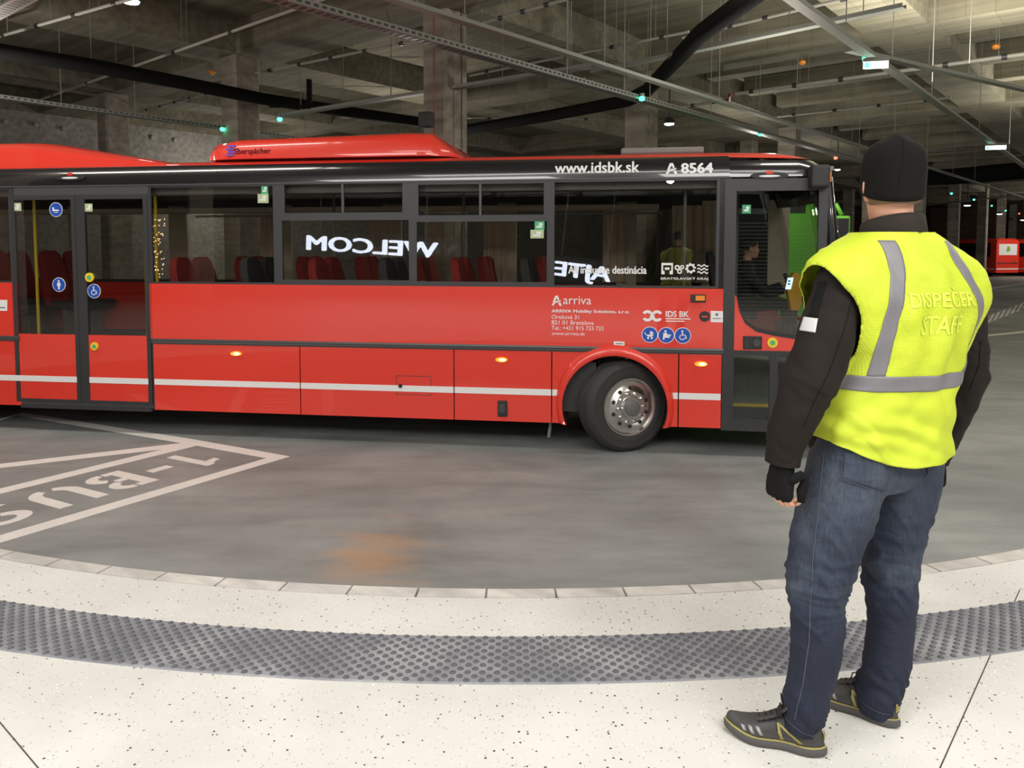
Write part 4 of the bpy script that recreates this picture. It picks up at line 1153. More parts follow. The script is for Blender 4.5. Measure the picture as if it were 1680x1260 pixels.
MB().obox((-.045, -.062, .085), (.028, 0, 0), (0, .003, 0), (.012, 0, .06)).build('lit_screen', mat('blue_white_screen', (.6, .8, 1), .3, emit=(.5, .75, 1), es=2.5), root)
MB().obox((-.048, -.066, .11), (.012, 0, 0), (0, .001, 0), (.002, 0, .008)).obox((-.05, -.066, .08), (.012, 0, 0), (0, .001, 0), (.002, 0, .008)).build('screen_digits', M['black'], root)
MB().tube([(.03, .0, -.2), (.05, .1, -.55)], .025, 8).build('machine_stand', M['black'], root)
rgc = []
for i in range(60):
    x = -.42+.80*i/59; yy = 2.36+.022*math.sin(i*.75)
    rgc.append([(x, yy, 1.66), (x, yy, 2.66), (x, yy+.006, 2.66), (x, yy+.006, 1.66)])
MB().loft(rgc).build('curtain', M['curtain'], bus, smooth=60)
for x0 in (-4.35, -2.75, -1.15, -5.95):
    rgc = []
    for i in range(24):
        x = x0-.16+.32*i/23; yy = 2.36+.02*math.sin(i*.9)
        rgc.append([(x, yy, 1.66), (x, yy, 2.66), (x, yy+.006, 2.66), (x, yy+.006, 1.66)])
    MB().loft(rgc).build('curtain', M['curtain'], bus, smooth=60)
MB().box(.08, .95, .62, .66, .36, 1.05).build('step_riser', mat('step_riser_grey', (.16, .18, .17), .6), bus)
MB().box(.08, .95, .60, .62, .40, .43).build('step_edge_strip', M['yellow'], bus)
# dark cab partition and driver seat
root = seat(.32, 1.72, .90, 'seat_dark', name='driver_seat')
MB().box(-.42, -.38, 1.25, W-.1, .62, 2.3).build('cab_partition', M['int_dark'], bus)
# ================================================================== THE MAN IN THE VEST
def sring(c, w, d, yaw=0, n=28, e=2.3, tilt=(0, 0)):
    out = []
    for k in range(n):
        a = 2*PI*k/n
        ca, sa = math.cos(a), math.sin(a)
        x = w*math.copysign(abs(ca)**(2/e), ca); y = d*math.copysign(abs(sa)**(2/e), sa)
        X = x*math.cos(yaw)-y*math.sin(yaw); Y = x*math.sin(yaw)+y*math.cos(yaw)
        out.append(Vector((c[0]+X, c[1]+Y, c[2]+x*tilt[0]+y*tilt[1])))
    return out
def limb_ring(c, d, w, t, fwd, n=24, e=2.1):          # ring across direction d, w sideways, t along fwd
    d = Vector(d).normalized(); f_ = Vector(fwd); f_ = (f_-d*f_.dot(d)).normalized(); s_ = d.cross(f_)
    out = []
    for k in range(n):
        a = 2*PI*k/n; ca, sa = math.cos(a), math.sin(a)
        out.append(Vector(c)+s_*(w*math.copysign(abs(ca)**(2/e), ca))+f_*(t*math.copysign(abs(sa)**(2/e), sa)))
    return out
def limb(mb, pts, fwd, n=24, e=2.1, caps=True, hold=()):
    P = [Vector(p[:3]) for p in pts]; rings = []
    for i, p in enumerate(pts):
        d = P[min(i+1, len(P)-1)]-P[max(i-1, 0)]
        w, t = p[3], (p[4] if len(p) > 4 else p[3])
        rings.append(limb_ring(P[i], d, w, t, fwd, n, e))
    mb.loft(rings, caps)
    return rings
def dense(pts, k=4):                                   # Catmull-Rom refinement of (x, y, z, w, t) rows
    out = []
    n = len(pts)
    for i in range(n-1):
        p0, p1, p2, p3 = pts[max(i-1, 0)], pts[i], pts[i+1], pts[min(i+2, n-1)]
        for j in range(k):
            t = j/k
            out.append(tuple(.5*((2*b)+(-a+c)*t+(2*a-5*b+4*c-d)*t*t+(-a+3*b-3*c+d)*t**3) for a, b, c, d in zip(p0, p1, p2, p3)))
    out.append(tuple(pts[-1]))
    return out
def fused(name, mbs, voxel, smooth_it, mt, parent, displace=None, post=None):
    me = mbs.mesh(name)
    o = bpy.data.objects.new('tmp', me); COL.objects.link(o)
    m = o.modifiers.new('r', 'REMESH'); m.mode = 'VOXEL'; m.voxel_size = voxel; m.use_smooth_shade = True
    if smooth_it:
        s_ = o.modifiers.new('s', 'SMOOTH'); s_.iterations = smooth_it; s_.factor = .5
    dg = bpy.context.evaluated_depsgraph_get(); dg.update()
    out = bpy.data.meshes.new_from_object(o.evaluated_get(dg))
    bpy.data.objects.remove(o); bpy.data.meshes.remove(me)
    out.name = name
    if displace:
        ns = [v.normal.copy() for v in out.vertices]
        for v, n in zip(out.vertices, ns): v.co = v.co+n*displace(v.co, n)
        out.update()
    if post: post(out)
    return link(name, out, mt, parent, True)
def bvh_of(o):
    return BVHTree.FromPolygons([v.co.copy() for v in o.data.vertices], [tuple(p.vertices) for p in o.data.polygons])

PO = Vector((1.20, 2.46, PZ))                 # the man's standing point
TY = R(20)                                     # torso turned to the left of straight ahead
def W3(px, py, Y): return at(px, py, Y)-PO
def tl(x, y, z):                               # torso frame -> man frame
    x0 = -.068*max(0, min(1, (1.42-z)/.45))          # hips carried to the left of the shoulders
    return Vector((x0+TC.x+x*math.cos(TY)-y*math.sin(TY), TC.y+x*math.sin(TY)+y*math.cos(TY), z))
TC = W3(1472, 560, 2.50)
TR = Vector((math.cos(TY), math.sin(TY), 0)); TF = Vector((-math.sin(TY), math.cos(TY), 0))

M['skin'] = mat('skin', (.62, .33, .22), .5, var=.06, vscale=8)
M['jacket'] = mat('dark_brown_softshell', (.012, .009, .0075), .85, bump=(120, .15, .001), var=.15, vscale=6, spec=.25)
M['collar'] = mat('collar_fleece', (.026, .021, .018), .9, spec=.2)
M['beanie'] = mat('black_knit', (.006, .0055, .005), .95, bump=(220, .3, .001), spec=.2)
M['glove'] = mat('black_glove', (.006, .006, .0065), .9, bump=(200, .3, .001), spec=.2)
M['band'] = mat('grey_reflective_tape', (.17, .165, .18), .5, var=.08, vscale=20)
M['white_tape'] = mat('white_reflective_tape', (.55, .55, .56), .45)
def vest_mat():
    m, t, b = nt('fluorescent_yellow_mesh')
    tc = t.nodes.new('ShaderNodeTexCoord')
    n = texnode(t, 'Noise', tc.outputs['Object'], Scale=5.0, Detail=3.0)
    t.links.new(ramp(t, n.outputs['Fac'], [(.3, (.44, .53, .022)), (.7, (.52, .62, .03))]), b.inputs['Base Color'])
    b.inputs['Roughness'].default_value = .65
    mp = t.nodes.new('ShaderNodeMapping'); mp.inputs['Scale'].default_value = (190, 190, 150); t.links.new(tc.outputs['Object'], mp.inputs[0])
    v = texnode(t, 'Voronoi', mp.outputs[0], Scale=1.0, Randomness=.15)
    sx = t.nodes.new('ShaderNodeSeparateXYZ'); t.links.new(tc.outputs['Object'], sx.inputs[0])
    gt = t.nodes.new('ShaderNodeMapRange'); gt.inputs[1].default_value = 1.17; gt.inputs[2].default_value = 1.19; gt.inputs[3].default_value = 0; gt.inputs[4].default_value = .5
    t.links.new(sx.outputs['Z'], gt.inputs[0])
    bp = t.nodes.new('ShaderNodeBump'); bp.inputs['Distance'].default_value = .003
    t.links.new(gt.outputs[0], bp.inputs['Strength'])
    t.links.new(v.outputs['Distance'], bp.inputs['Height']); t.links.new(bp.outputs['Normal'], b.inputs['Normal'])
    return m
M['vest'] = vest_mat()
def denim_mat(name, worn=True):
    m, t, b = nt(name)
    tc = t.nodes.new('ShaderNodeTexCoord'); P = tc.outputs['Object']
    mp = t.nodes.new('ShaderNodeMapping'); mp.inputs['Scale'].default_value = (90, 90, 7); t.links.new(P, mp.inputs[0])
    slub = texnode(t, 'Noise', mp.outputs[0], Scale=1.6, Detail=4.0)
    big = texnode(t, 'Noise', P, Scale=4.5, Detail=3.0, Roughness=.5)
    sx = t.nodes.new('ShaderNodeSeparateXYZ'); t.links.new(P, sx.inputs[0])
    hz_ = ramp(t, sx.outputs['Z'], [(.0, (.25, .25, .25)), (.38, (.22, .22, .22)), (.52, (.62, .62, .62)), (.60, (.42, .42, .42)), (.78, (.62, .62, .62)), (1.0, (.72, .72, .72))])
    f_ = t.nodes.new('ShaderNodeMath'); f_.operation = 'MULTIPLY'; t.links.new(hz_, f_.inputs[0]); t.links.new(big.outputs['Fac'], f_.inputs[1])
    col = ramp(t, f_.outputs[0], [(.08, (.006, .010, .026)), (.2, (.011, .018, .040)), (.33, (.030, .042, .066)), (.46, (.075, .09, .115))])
    col = mixrgb(t, .55, col, ramp(t, slub.outputs['Fac'], [(.3, (.5, .5, .55)), (.7, (1.5, 1.5, 1.5))]), 'MULTIPLY')
    t.links.new(col, b.inputs['Base Color']); b.inputs['Roughness'].default_value = .8
    mp2 = t.nodes.new('ShaderNodeMapping'); mp2.inputs['Scale'].default_value = (5, 5, 26); mp2.inputs['Rotation'].default_value = (.25, .2, 0); t.links.new(P, mp2.inputs[0])
    cr = texnode(t, 'Noise', mp2.outputs[0], Scale=1.2, Detail=4.0, Distortion=.6)
    bp = t.nodes.new('ShaderNodeBump'); bp.inputs['Strength'].default_value = .35; bp.inputs['Distance'].default_value = .02
    t.links.new(cr.outputs['Fac'], bp.inputs['Height'])
    bp2 = t.nodes.new('ShaderNodeBump'); bp2.inputs['Strength'].default_value = .3; bp2.inputs['Distance'].default_value = .001
    t.links.new(slub.outputs['Fac'], bp2.inputs['Height']); t.links.new(bp.outputs['Normal'], bp2.inputs['Normal']); t.links.new(bp2.outputs['Normal'], b.inputs['Normal'])
    return m
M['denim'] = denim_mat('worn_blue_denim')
M['thread'] = mat('pale_seam_thread', (.055, .068, .095), .8)

man = tag(empty('person', PO), 'man in bright yellow safety vest, black beanie and jeans standing with his back to us', 'person')

# ---- key lines of the figure (rows: x, y, z, half width, half depth) in the man's frame
def row(px, py, Y, w, t=None): p = W3(px, py, Y); return (p.x, p.y, p.z, w, t or w)
pw = lambda px_w, Y: px_w/2/FPX*Y
FL, FR = Vector((-math.sin(R(50)), math.cos(R(50)), 0)), Vector((-math.sin(R(32)), math.cos(R(32)), 0))
legL = [row(1402, 720, 2.44, .115, .115), row(1386, 780, 2.43, .118, .118), row(1370, 850, 2.41, .115, .118), row(1353, 905, 2.40, .100, .106), row(1343, 950, 2.385, .092, .094), row(1341, 988, 2.375, .082, .080), row(1340, 1040, 2.36, .078, .078),
        row(1334, 1095, 2.35, .073, .073), row(1321, 1150, 2.345, .064, .066), row(1312, 1185, 2.345, .056, .060), row(1309, 1198, 2.345, .055, .062)]
legR = [row(1490, 720, 2.56, .11, .11), row(1483, 790, 2.56, .108, .11), row(1472, 850, 2.55, .098, .10), row(1462, 900, 2.54, .088, .09), row(1461, 950, 2.53, .082, .084), row(1463, 1000, 2.52, .074, .075), row(1458, 1050, 2.51, .073, .074),
        row(1450, 1100, 2.505, .070, .072), row(1441, 1145, 2.50, .064, .067), row(1437, 1162, 2.50, .056, .060), row(1436, 1170, 2.50, .055, .060)]
armL = [row(1402, 415, 2.46, .045, .05), row(1384, 440, 2.44, .066, .066), row(1370, 500, 2.39, .080, .080), row(1352, 560, 2.35, .084, .084), row(1333, 610, 2.33, .086, .083), row(1315, 655, 2.32, .076, .076), row(1298, 700, 2.32, .064, .066), row(1287, 735, 2.33, .055, .058), row(1284, 756, 2.33, .050, .052)]
armR = [row(1545, 425, 2.60, .045, .05), row(1566, 450, 2.63, .062, .062), row(1577, 500, 2.66, .075, .075), row(1579, 560, 2.67, .078, .078), row(1583, 610, 2.68, .078, .075), row(1572, 655, 2.72, .068, .068), row(1554, 700, 2.77, .056, .056), row(1541, 738, 2.81, .046, .048), row(1536, 752, 2.82, .043, .045)]

# ---- jeans
mb = MB()
limb(mb, dense(legL), FL, 30); limb(mb, dense(legR), FR, 30)
hips = []
for z, cx, w, d in ((.80, 0, .15, .10), (.84, 0, .18, .12), (.92, 0, .185, .125), (1.0, 0, .175, .12), (1.06, 0, .17, .12)):
    hips.append(sring((tl(0,0,z).x-.0, TC.y-.01, z), w, d, TY+R(8), 36, 2.4))
mb.loft(hips)
def crease(p, n):
    z = p.z
    v = 0
    kz = .8*math.exp(-((z-.47)/.12)**2)+.9*math.exp(-((z-.12)/.08)**2)+.45*math.exp(-((z-.68)/.12)**2)
    q = Vector((p.x*6, p.y*6, z*34+6*noise.noise(Vector((p.x*5, p.y*5, z*4)))))
    v += .010*kz*(noise.noise(q))
    r_ = noise.noise(Vector((p.x*8, p.y*8, z*13+p.x*20+p.y*12+3)))
    v += .010*min(1, kz)*max(0, 1-(r_*5)**2)
    v += .006*noise.noise(Vector((p.x*9, p.y*9, z*7)))
    v += .004*noise.noise(Vector((p.x*16+3, p.y*16, z*30)))*(.3+kz)
    return v
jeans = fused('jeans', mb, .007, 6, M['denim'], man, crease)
jb = bvh_of(jeans)
camp = Vector((0, 0, CAM_H))-PO
def hit(px, py, bv, off=.002):                # where the view through a pixel meets a garment
    d = ray(px, py).normalized()
    h = bv.ray_cast(camp, d)
    if h[0] is None: return None
    n = h[1] if h[1].dot(d) < 0 else -h[1]
    return h[0]+n*off
def stitch(pxs, bv, r=.0012, m='thread', name='seam', parent=None, off=.0012, steps=10):
    out = []
    for (x0, y0), (x1, y1) in zip(pxs, pxs[1:]):
        for k in range(steps):
            p = hit(x0+(x1-x0)*k/steps, y0+(y1-y0)*k/steps, bv, off)
            if p is not None and (not out or (p-out[-1]).length < .05): out.append(p)
    p = hit(*pxs[-1], bv, off)
    if p is not None: out.append(p)
    if len(out) > 3: return MB().tube(out, r, 5).build(name, M[m], parent or jeans)
stitch([(1352, 745), (1347, 790), (1341, 850), (1334, 920), (1330, 985), (1328, 1050), (1318, 1120), (1304, 1180)], jb, .0018)
stitch([(1347, 800), (1338, 850), (1331, 920), (1327, 985)], jb, .0010)
stitch([(1422, 890), (1425, 940), (1434, 1000), (1424, 1060), (1420, 1110), (1432, 1140)], jb, .0014)
stitch([(1475, 755), (1455, 790), (1444, 812), (1425, 860)], jb, .0012)
# back pockets: raised patches with stitched edge
def patch(pxs, bv, name, m, parent, off=.004, n=14, thick=.0035):
    (a, b_, c, d) = pxs; vs = []; fs = []
    for i in range(n+1):
        for j in range(n+1):
            u, v = i/n, j/n
            x = (a[0]*(1-u)+b_[0]*u)*(1-v)+(d[0]*(1-u)+c[0]*u)*v; y = (a[1]*(1-u)+b_[1]*u)*(1-v)+(d[1]*(1-u)+c[1]*u)*v
            p = hit(x, y, bv, off); vs.append(p)
    good = [p for p in vs if p is not None]
    if not good: return None
    vs = [p if p is not None else good[0] for p in vs]
    ok = [True]*len(vs)
    for i in range(n):
        for j in range(n):
            q = (i*(n+1)+j, (i+1)*(n+1)+j, (i+1)*(n+1)+j+1, i*(n+1)+j+1)
            if max((vs[q[k]]-vs[q[(k+1) % 4]]).length for k in range(4)) < .05: fs.append(q)
    me = bpy.data.meshes.new(name); me.from_pydata([tuple(p) for p in vs], [], fs)
    o = link(name, me, M[m] if isinstance(m, str) else m, parent, True)
    s_ = o.modifiers.new('thick', 'SOLIDIFY'); s_.thickness = thick; s_.offset = 0
    return o
pk = patch([(1384, 742), (1475, 746), (1450, 805), (1380, 788)], jb, 'back_pocket', 'denim', jeans, .002)
pkb = jb
stitch([(1383, 748), (1379, 787), (1426, 801)], jb, .0012, off=.005); stitch([(1388, 748), (1384, 782), (1430, 796)], jb, .0009, off=.005)
pk2 = patch([(1522, 742), (1541, 742), (1541, 758), (1519, 781)], jb, 'back_pocket', 'denim', jeans, .002)
stitch([(1506, 763), (1519, 781)], jb, .0012, off=.004); stitch([(1526, 744), (1520, 768)], jb, .001, off=.004)
for pts in ([(1284, 1172), (1300, 1190), (1318, 1203), (1334, 1208)], [(1412, 1150), (1430, 1163), (1448, 1171), (1462, 1172)]):
    stitch(pts, jb, .0011, name='hem_stitch', off=.001, steps=6)

# ---- jacket: torso, sleeves, collar
def torso(grow=0, zmin=.93):
    rows = [(.92, .220, .138, 0), (.935, .224, .140, 0), (1.0, .216, .140, 0), (1.1, .210, .140, 0), (1.2, .21, .14, 0), (1.3, .225, .145, 0), (1.4, .24, .14, 0), (1.47, .225, .12, 0), (1.52, .18, .10, -.005), (1.56, .14, .09, -.005), (1.60, .11, .085, 0), (1.625, .085, .08, 0)]
    return rows
NK = W3(1466, 350, 2.50)                       # neck position
mb = MB(); rings = []
for z, w, d, cy in torso():
    k = max(0, (z-1.45)/.2)
    c = tl(0, cy+.02*k, z)
    c.x += (NK.x-TC.x)*max(0, min(1, (z-1.4)/.2))
    rings.append(sring(c, w, d, TY, 40, 2.5))
mb.loft(rings)
limb(mb, dense(armL), TF, 26); limb(mb, dense(armR), TF, 26)
def jk(p, n):
    v = .006*noise.noise(Vector((p.x*12, p.y*12, p.z*16)))+.008*noise.noise(Vector((p.x*7+5, p.y*7, p.z*20+4*noise.noise(p*6))))*(1 if p.z < 1.45 else .4)
    return v*(.4 if p.z < 1.08 and abs(p.x-TC.x) < .25 else 1)
jacket = fused('jacket', mb, .007, 5, M['jacket'], man, jk)
jkb = bvh_of(jacket)
# cuffs
for A_, nm in ((armL, 'cuff'), (armR, 'cuff')):
    e, f_ = Vector(A_[-1][:3]), Vector(A_[-2][:3]); d = (e-f_).normalized()
    mb = MB(); r_ = A_[-1][3]
    mb.loft([limb_ring(e-d*.03, d, r_*1.04, r_*1.06, TF), limb_ring(e+d*.008, d, r_*1.03, r_*1.05, TF), limb_ring(e+d*.01, d, r_*.9, r_*.92, TF), limb_ring(e-d*.02, d, r_*.85, r_*.87, TF)])
    mb.build(nm, M['jacket'], jacket, smooth=50)
# collar: folded stand collar, open at the front
mb = MB(); rings = []
hc = Vector((NK.x, NK.y, 0))
for k in range(33):
    a = TY+PI/2+R(18)+R(324)*k/32          # gap faces forward
    ca, sa = math.cos(a), math.sin(a)
    back = .5-.5*math.cos(a-TY-PI/2)       # 1 at the back of the neck
    pts = []
    for r_, z in ((.102, 1.56), (.106, 1.60), (.098, 1.625+.03*back), (.093, 1.652+.034*back), (.084, 1.657+.035*back), (.078, 1.64+.03*back), (.078, 1.58)):
        pts.append(Vector((hc.x+r_*ca*1.02, hc.y+.004+r_*sa, z)))
    rings.append(pts)
mb.loft(rings)
col_o = mb.build('collar', M['collar'], jacket, smooth=60)
# sleeve patch and white tape on the left sleeve
patch([(1343, 462), (1357, 462), (1341, 522), (1326, 520)], jkb, 'sleeve_patch', 'beanie', jacket, .0015, 10, .002)
patch([(1319, 520), (1342, 523), (1338, 546), (1312, 542)], jkb, 'white_sleeve_tape', 'white_tape', jacket, .0015, 10, .002)
stitch([(1402, 470), (1385, 540), (1360, 610), (1335, 660), (1318, 700)], jkb, .0012, 'beanie', 'seam', jacket)
stitch([(1590, 640), (1606, 600), (1608, 560)], jkb, .0012, 'beanie', 'seam', jacket)

# ---- vest
VR = [(.90, .25, .17), (1.0, .248, .168), (1.08, .245, .166), (1.16, .243, .166), (1.24, .258, .17), (1.32, .282, .172), (1.40, .305, .17), (1.46, .325, .162), (1.50, .328, .152), (1.535, .305, .14), (1.565, .26, .13), (1.595, .20, .12), (1.614, .15, .112), (1.628, .118, .108)]
NZ, NT = 150, 240
def vrow(z):
    for (z0, a0, b0), (z1, a1, b1) in zip(VR, VR[1:]):
        if z0 <= z <= z1+1e-6:
            t = (z-z0)/(z1-z0); return a0+(a1-a0)*t, b0+(b1-b0)*t
    return VR[-1][1:]
def vpt(a, z):                                 # vest surface in the torso frame
    w, d = vrow(z); e = 2.5
    ca, sa = math.cos(a), math.sin(a)
    x = w*math.copysign(abs(ca)**(2/e), ca); y = d*math.copysign(abs(sa)**(2/e), sa)
    y -= .0
    if z < 1.15: z = z+(1.15-z)/.25*(.085*max(0, -ca)**1.5+.015*max(0, ca)+.06*max(0, sa))
    back = max(0, -sa)
    f_ = .009*math.sin(9*x*6+z*5)*back*max(0, 1-abs(z-1.30)/.22)
    f_ += .014*noise.noise(Vector((x*9+2, y*9, z*6)))+.007*noise.noise(Vector((x*13-z*9, y*14, z*12)))
    r1 = noise.noise(Vector((x*5+z*4, y*5, z*2.4+7))); f_ += .009*max(0, 1-(r1*5)**2)
    f_ += .006*math.sin(z*70+x*25+5*noise.noise(Vector((x*6, y*6, z*5))))*max(0, 1-abs(z-1.02)/.12)
    k = 1+f_/max(.15, math.hypot(x, y))
    x *= k; y *= k
    sh = max(0, min(1, (z-1.42)/.2))
    return Vector((x+sh*.0, y+.012*sh, z))
vs = []; fs = []
zz = []
for i in range(NZ+1):
    t = i/NZ; zz.append(.90+(1.628-.90)*t)
TLv = []
for z in zz:
    for k in range(NT):
        p = vpt(2*PI*k/NT, z); TLv.append(p)
def hole(p, side):                              # armhole ellipse in the torso's side view
    if p.x*side < .12: return 9
    return ((p.y-.0)/.118)**2+((p.z-1.362)/.165)**2
keep = []
def inhole(p): return min(hole(p, 1), hole(p, -1)) < 1
for i in range(NZ):
    for k in range(NT):
        q = (i*NT+k, i*NT+(k+1) % NT, (i+1)*NT+(k+1) % NT, (i+1)*NT+k)
        if sum(inhole(TLv[j]) for j in q) >= 2: continue
        fs.append(q)
edge_use = {}
for q in fs:
    for a, b_ in zip(q, q[1:]+q[:1]):
        e = (min(a, b_), max(a, b_)); edge_use[e] = edge_use.get(e, 0)+1
bd = {v for e, c in edge_use.items() if c == 1 for v in e}
for v in bd:
    p = TLv[v]
    if zz[0]+.02 < zz[v//NT] < zz[-1]-.02:
        r_ = math.sqrt(max(1e-6, (p.y/.118)**2+((p.z-1.362)/.165)**2))
        TLv[v] = Vector((p.x, p.y/r_, 1.362+(p.z-1.362)/r_))
def toman(p):
    q = tl(p.x, p.y, p.z); q.x += (NK.x-TC.x)*max(0, min(1, (p.z-1.4)/.2)); return q
me = bpy.data.meshes.new('safety_vest')
me.from_pydata([tuple(toman(p)) for p in TLv], [], fs)
bm = bmesh.new(); bm.from_mesh(me)
bmesh.ops.delete(bm, geom=[v for v in bm.verts if not v.link_faces], context='VERTS')
bmesh.ops.recalc_face_normals(bm, faces=bm.faces); bm.to_mesh(me); bm.free()
vest = link('safety_vest', me, M['vest'], man, True)
so = vest.modifiers.new('thick', 'SOLIDIFY'); so.thickness = .003; so.offset = 1
vb = bvh_of(vest)
# reflective tape, laid on the vest surface along its own coordinates
def tape(name, path, wd, m='band', off=.0045):      # path: (angle, z) list on the vest surface
    n = len(path); mb = MB(); rings = []
    P3 = [vpt(a, z) for a, z in path]
    def nrm(a, z):
        e = .01; return (vpt(a+e, z)-vpt(a-e, z)).cross(vpt(a, z+e)-vpt(a, z-e)).normalized()
    L_, R_ = [], []
    vs_ = []
    for i in range(n):
        a, z = path[i]; row_ = []
        flat = abs(path[-1][1]-path[0][1]) < .01
        for j in (-.5, -.375, -.25, -.125, 0, .125, .25, .375, .5):
            if flat: aa, z_ = a, z+wd*j
            else:                                # walk round the body so that the tape hugs the cloth
                aa, z_, left = a, z, abs(wd*j); sg = 1 if j > 0 else -1; p_ = vpt(aa, z_)
                while left > 1e-4:
                    q_ = vpt(aa+sg*.004, z_); left -= (q_-p_).length; aa += sg*.004; p_ = q_
            row_.append(toman(vpt(aa, z_)+nrm(aa, z_)*off))
        vs_.append(row_)
    mb.loft(vs_, closed=False)
    o = mb.build(name, M[m], vest, True)
    s2 = o.modifiers.new('thick', 'SOLIDIFY'); s2.thickness = .0015; s2.offset = 0
    return o
def ang_for_x(x, z, front=False):
    w, d = vrow(z); c = max(-1, min(1, x/w)); c = math.copysign(abs(c)**(2.5/2), c)
    a = math.acos(c); return a if front else -a
tape('reflective_band', [(2*PI*k/360, 1.165) for k in range(361)], .05)
for sx in (-1, 1):
    for fr_ in (False, True):
        pth = []
        for i in range(50):
            z0_ = 1.19 if not fr_ else 1.21
            z = z0_+(1.60-z0_)*i/49
            q_ = max(0, min(1, (z-1.36)/.24)); x = sx*(.178-.058*q_*q_*(3-2*q_))
            w, d = vrow(z); x = max(-w*.985, min(w*.985, x))
            pth.append((ang_for_x(x, z, fr_), z))
        tape('reflective_band', pth, .052)
# neckline binding and front zip
MB().tube([toman(vpt(2*PI*k/60, 1.626)) for k in range(61)], .004, 6).build('neck_binding', M['vest'], vest, smooth=True)
MB().tube([toman(vpt(PI/2, .93+.65*k/20)+Vector((0, .004, 0))) for k in range(21)], .004, 6).build('front_zip', M['jacket'], vest)
# tone-on-tone lettering on the back
M['vest_print'] = mat('pale_yellow_print', (.58, .68, .07), .6)
for body, zc, wd, hh in (('DISPEČER', 1.43, .25, .062), ('STAFF', 1.345, .16, .06)):
    me = text_verts(body, 1.0, bold=.03, res=2); slice_mesh(me, 1, 5); slice_mesh(me, 0, 40)
    xs_ = [v.co.x for v in me.vertices]; ys_ = [v.co.y for v in me.vertices]
    x0, x1, y0, y1 = min(xs_), max(xs_), min(ys_), max(ys_)
    for v in me.vertices:
        x = ((v.co.x-x0)/(x1-x0)-.5)*wd; z = zc+((v.co.y-y0)/(y1-y0)-.5)*hh
        v.co = toman(vpt(ang_for_x(x, z), z)+Vector((0, -.0040-v.co.z, 0)))
    me.materials.clear(); link('back_lettering', me, M['vest_print'], vest)

# ---- head, neck, hands and legs: one continuous body under the clothes
HC = W3(1464, 305, 2.50)                        # head centre
HY = R(-10)                                      # the head is turned a little right of the camera axis
def hd(x, y, z): return Vector((HC.x+x*math.cos(HY)-y*math.sin(HY), HC.y+x*math.sin(HY)+y*math.cos(HY), HC.z+z))
mb = MB(); rings = []
for z, w, d, cy in ((-.135, .02, .02, .075), (-.13, .035, .035, .07), (-.115, .05, .06, .045), (-.09, .06, .078, .028), (-.06, .068, .088, .015), (-.03, .073, .094, .008), (0, .076, .098, .0), (.04, .078, .1, -.003), (.08, .073, .094, -.006), (.11, .058, .076, -.008), (.13, .035, .045, -.008), (.138, .01, .012, -.008)):
    rings.append(sring(hd(0, cy, z), w, d, HY, 30, 2.15))
mb.loft(rings)
# nose, brow, lips, chin
mb.loft([sring(hd(0, y, z), w, d, HY, 12, 2) for y, z, w, d in ((.094, .012, .008, .012), (.10, -.015, .010, .016), (.107, -.035, .015, .020), (.098, -.045, .017, .016), (.088, -.05, .01, .01))])
mb.loft([sring(hd(0, y, z), w, d, HY, 12, 2) for y, z, w, d in ((.085, .03, .045, .014), (.088, .022, .052, .014), (.084, .014, .045, .012))])
mb.loft([sring(hd(0, y, z), w, d, HY, 12, 2) for y, z, w, d in ((.085, -.064, .014, .01), (.086, -.07, .022, .014), (.085, -.077, .02, .013), (.082, -.083, .012, .01))])
mb.loft([sring(hd(0, y, z), w, d, HY, 12, 2) for y, z, w, d in ((.078, -.10, .018, .014), (.08, -.113, .022, .018), (.074, -.125, .014, .014))])
for s_ in (-1, 1):                              # ears
    mb.loft([sring(hd(s_*x, y, z), w, d, HY+R(20)*s_, 12, 2) for x, y, z, w, d in ((.078, -.004, -.052, .005, .008), (.082, -.008, -.035, .007, .014), (.086, -.01, -.01, .008, .018), (.087, -.014, .01, .007, .016), (.082, -.012, .022, .004, .009))])
# neck and shoulders
cn = lambda x, y, z: (x, y, z)
NB = tl(0, 0, 1.50)
mb.loft([sring((NB.x, NB.y, 1.45), .14, .08, TY, 30, 2.3), sring((NB.x+(NK.x-NB.x)*.5, NB.y, 1.53), .10, .075, TY, 30, 2.2), sring((NK.x, NK.y-.0, 1.58), .066, .066, TY, 30, 2), sring((NK.x, NK.y+.0, 1.63), .059, .062, TY, 30, 2), sring((HC.x, HC.y-.012, 1.69), .058, .064, HY, 30, 2), sring((HC.x, HC.y-.0, 1.74), .058, .066, HY, 30, 2)])
mb.loft([sring(tl(0, 0, z), w, d, TY, 30, 2.3) for z, w, d in ((.95, .13, .09), (1.1, .14, .1), (1.3, .18, .11), (1.45, .18, .1), (1.5, .12, .08))])
mb.loft([sring(tl(0, 0, z), w, d, TY, 30, 2.3) for z, w, d in ((.82, .12, .08), (.9, .14, .09), (1.0, .13, .09))])
thin = lambda rows, k: [(r_[0], r_[1], r_[2], r_[3]*k, r_[4]*k) for r_ in rows]
limb(mb, dense(thin(legL[1:-1], .72), 2), FL, 16); limb(mb, dense(thin(legR[1:-1], .72), 2), FR, 16)
limb(mb, dense(thin(armL[1:-1], .66)+[armL[-1][:3]+(.027, .032)], 2), TF, 16); limb(mb, dense(thin(armR[1:-1], .66)+[armR[-1][:3]+(.027, .032)], 2), TF, 16)
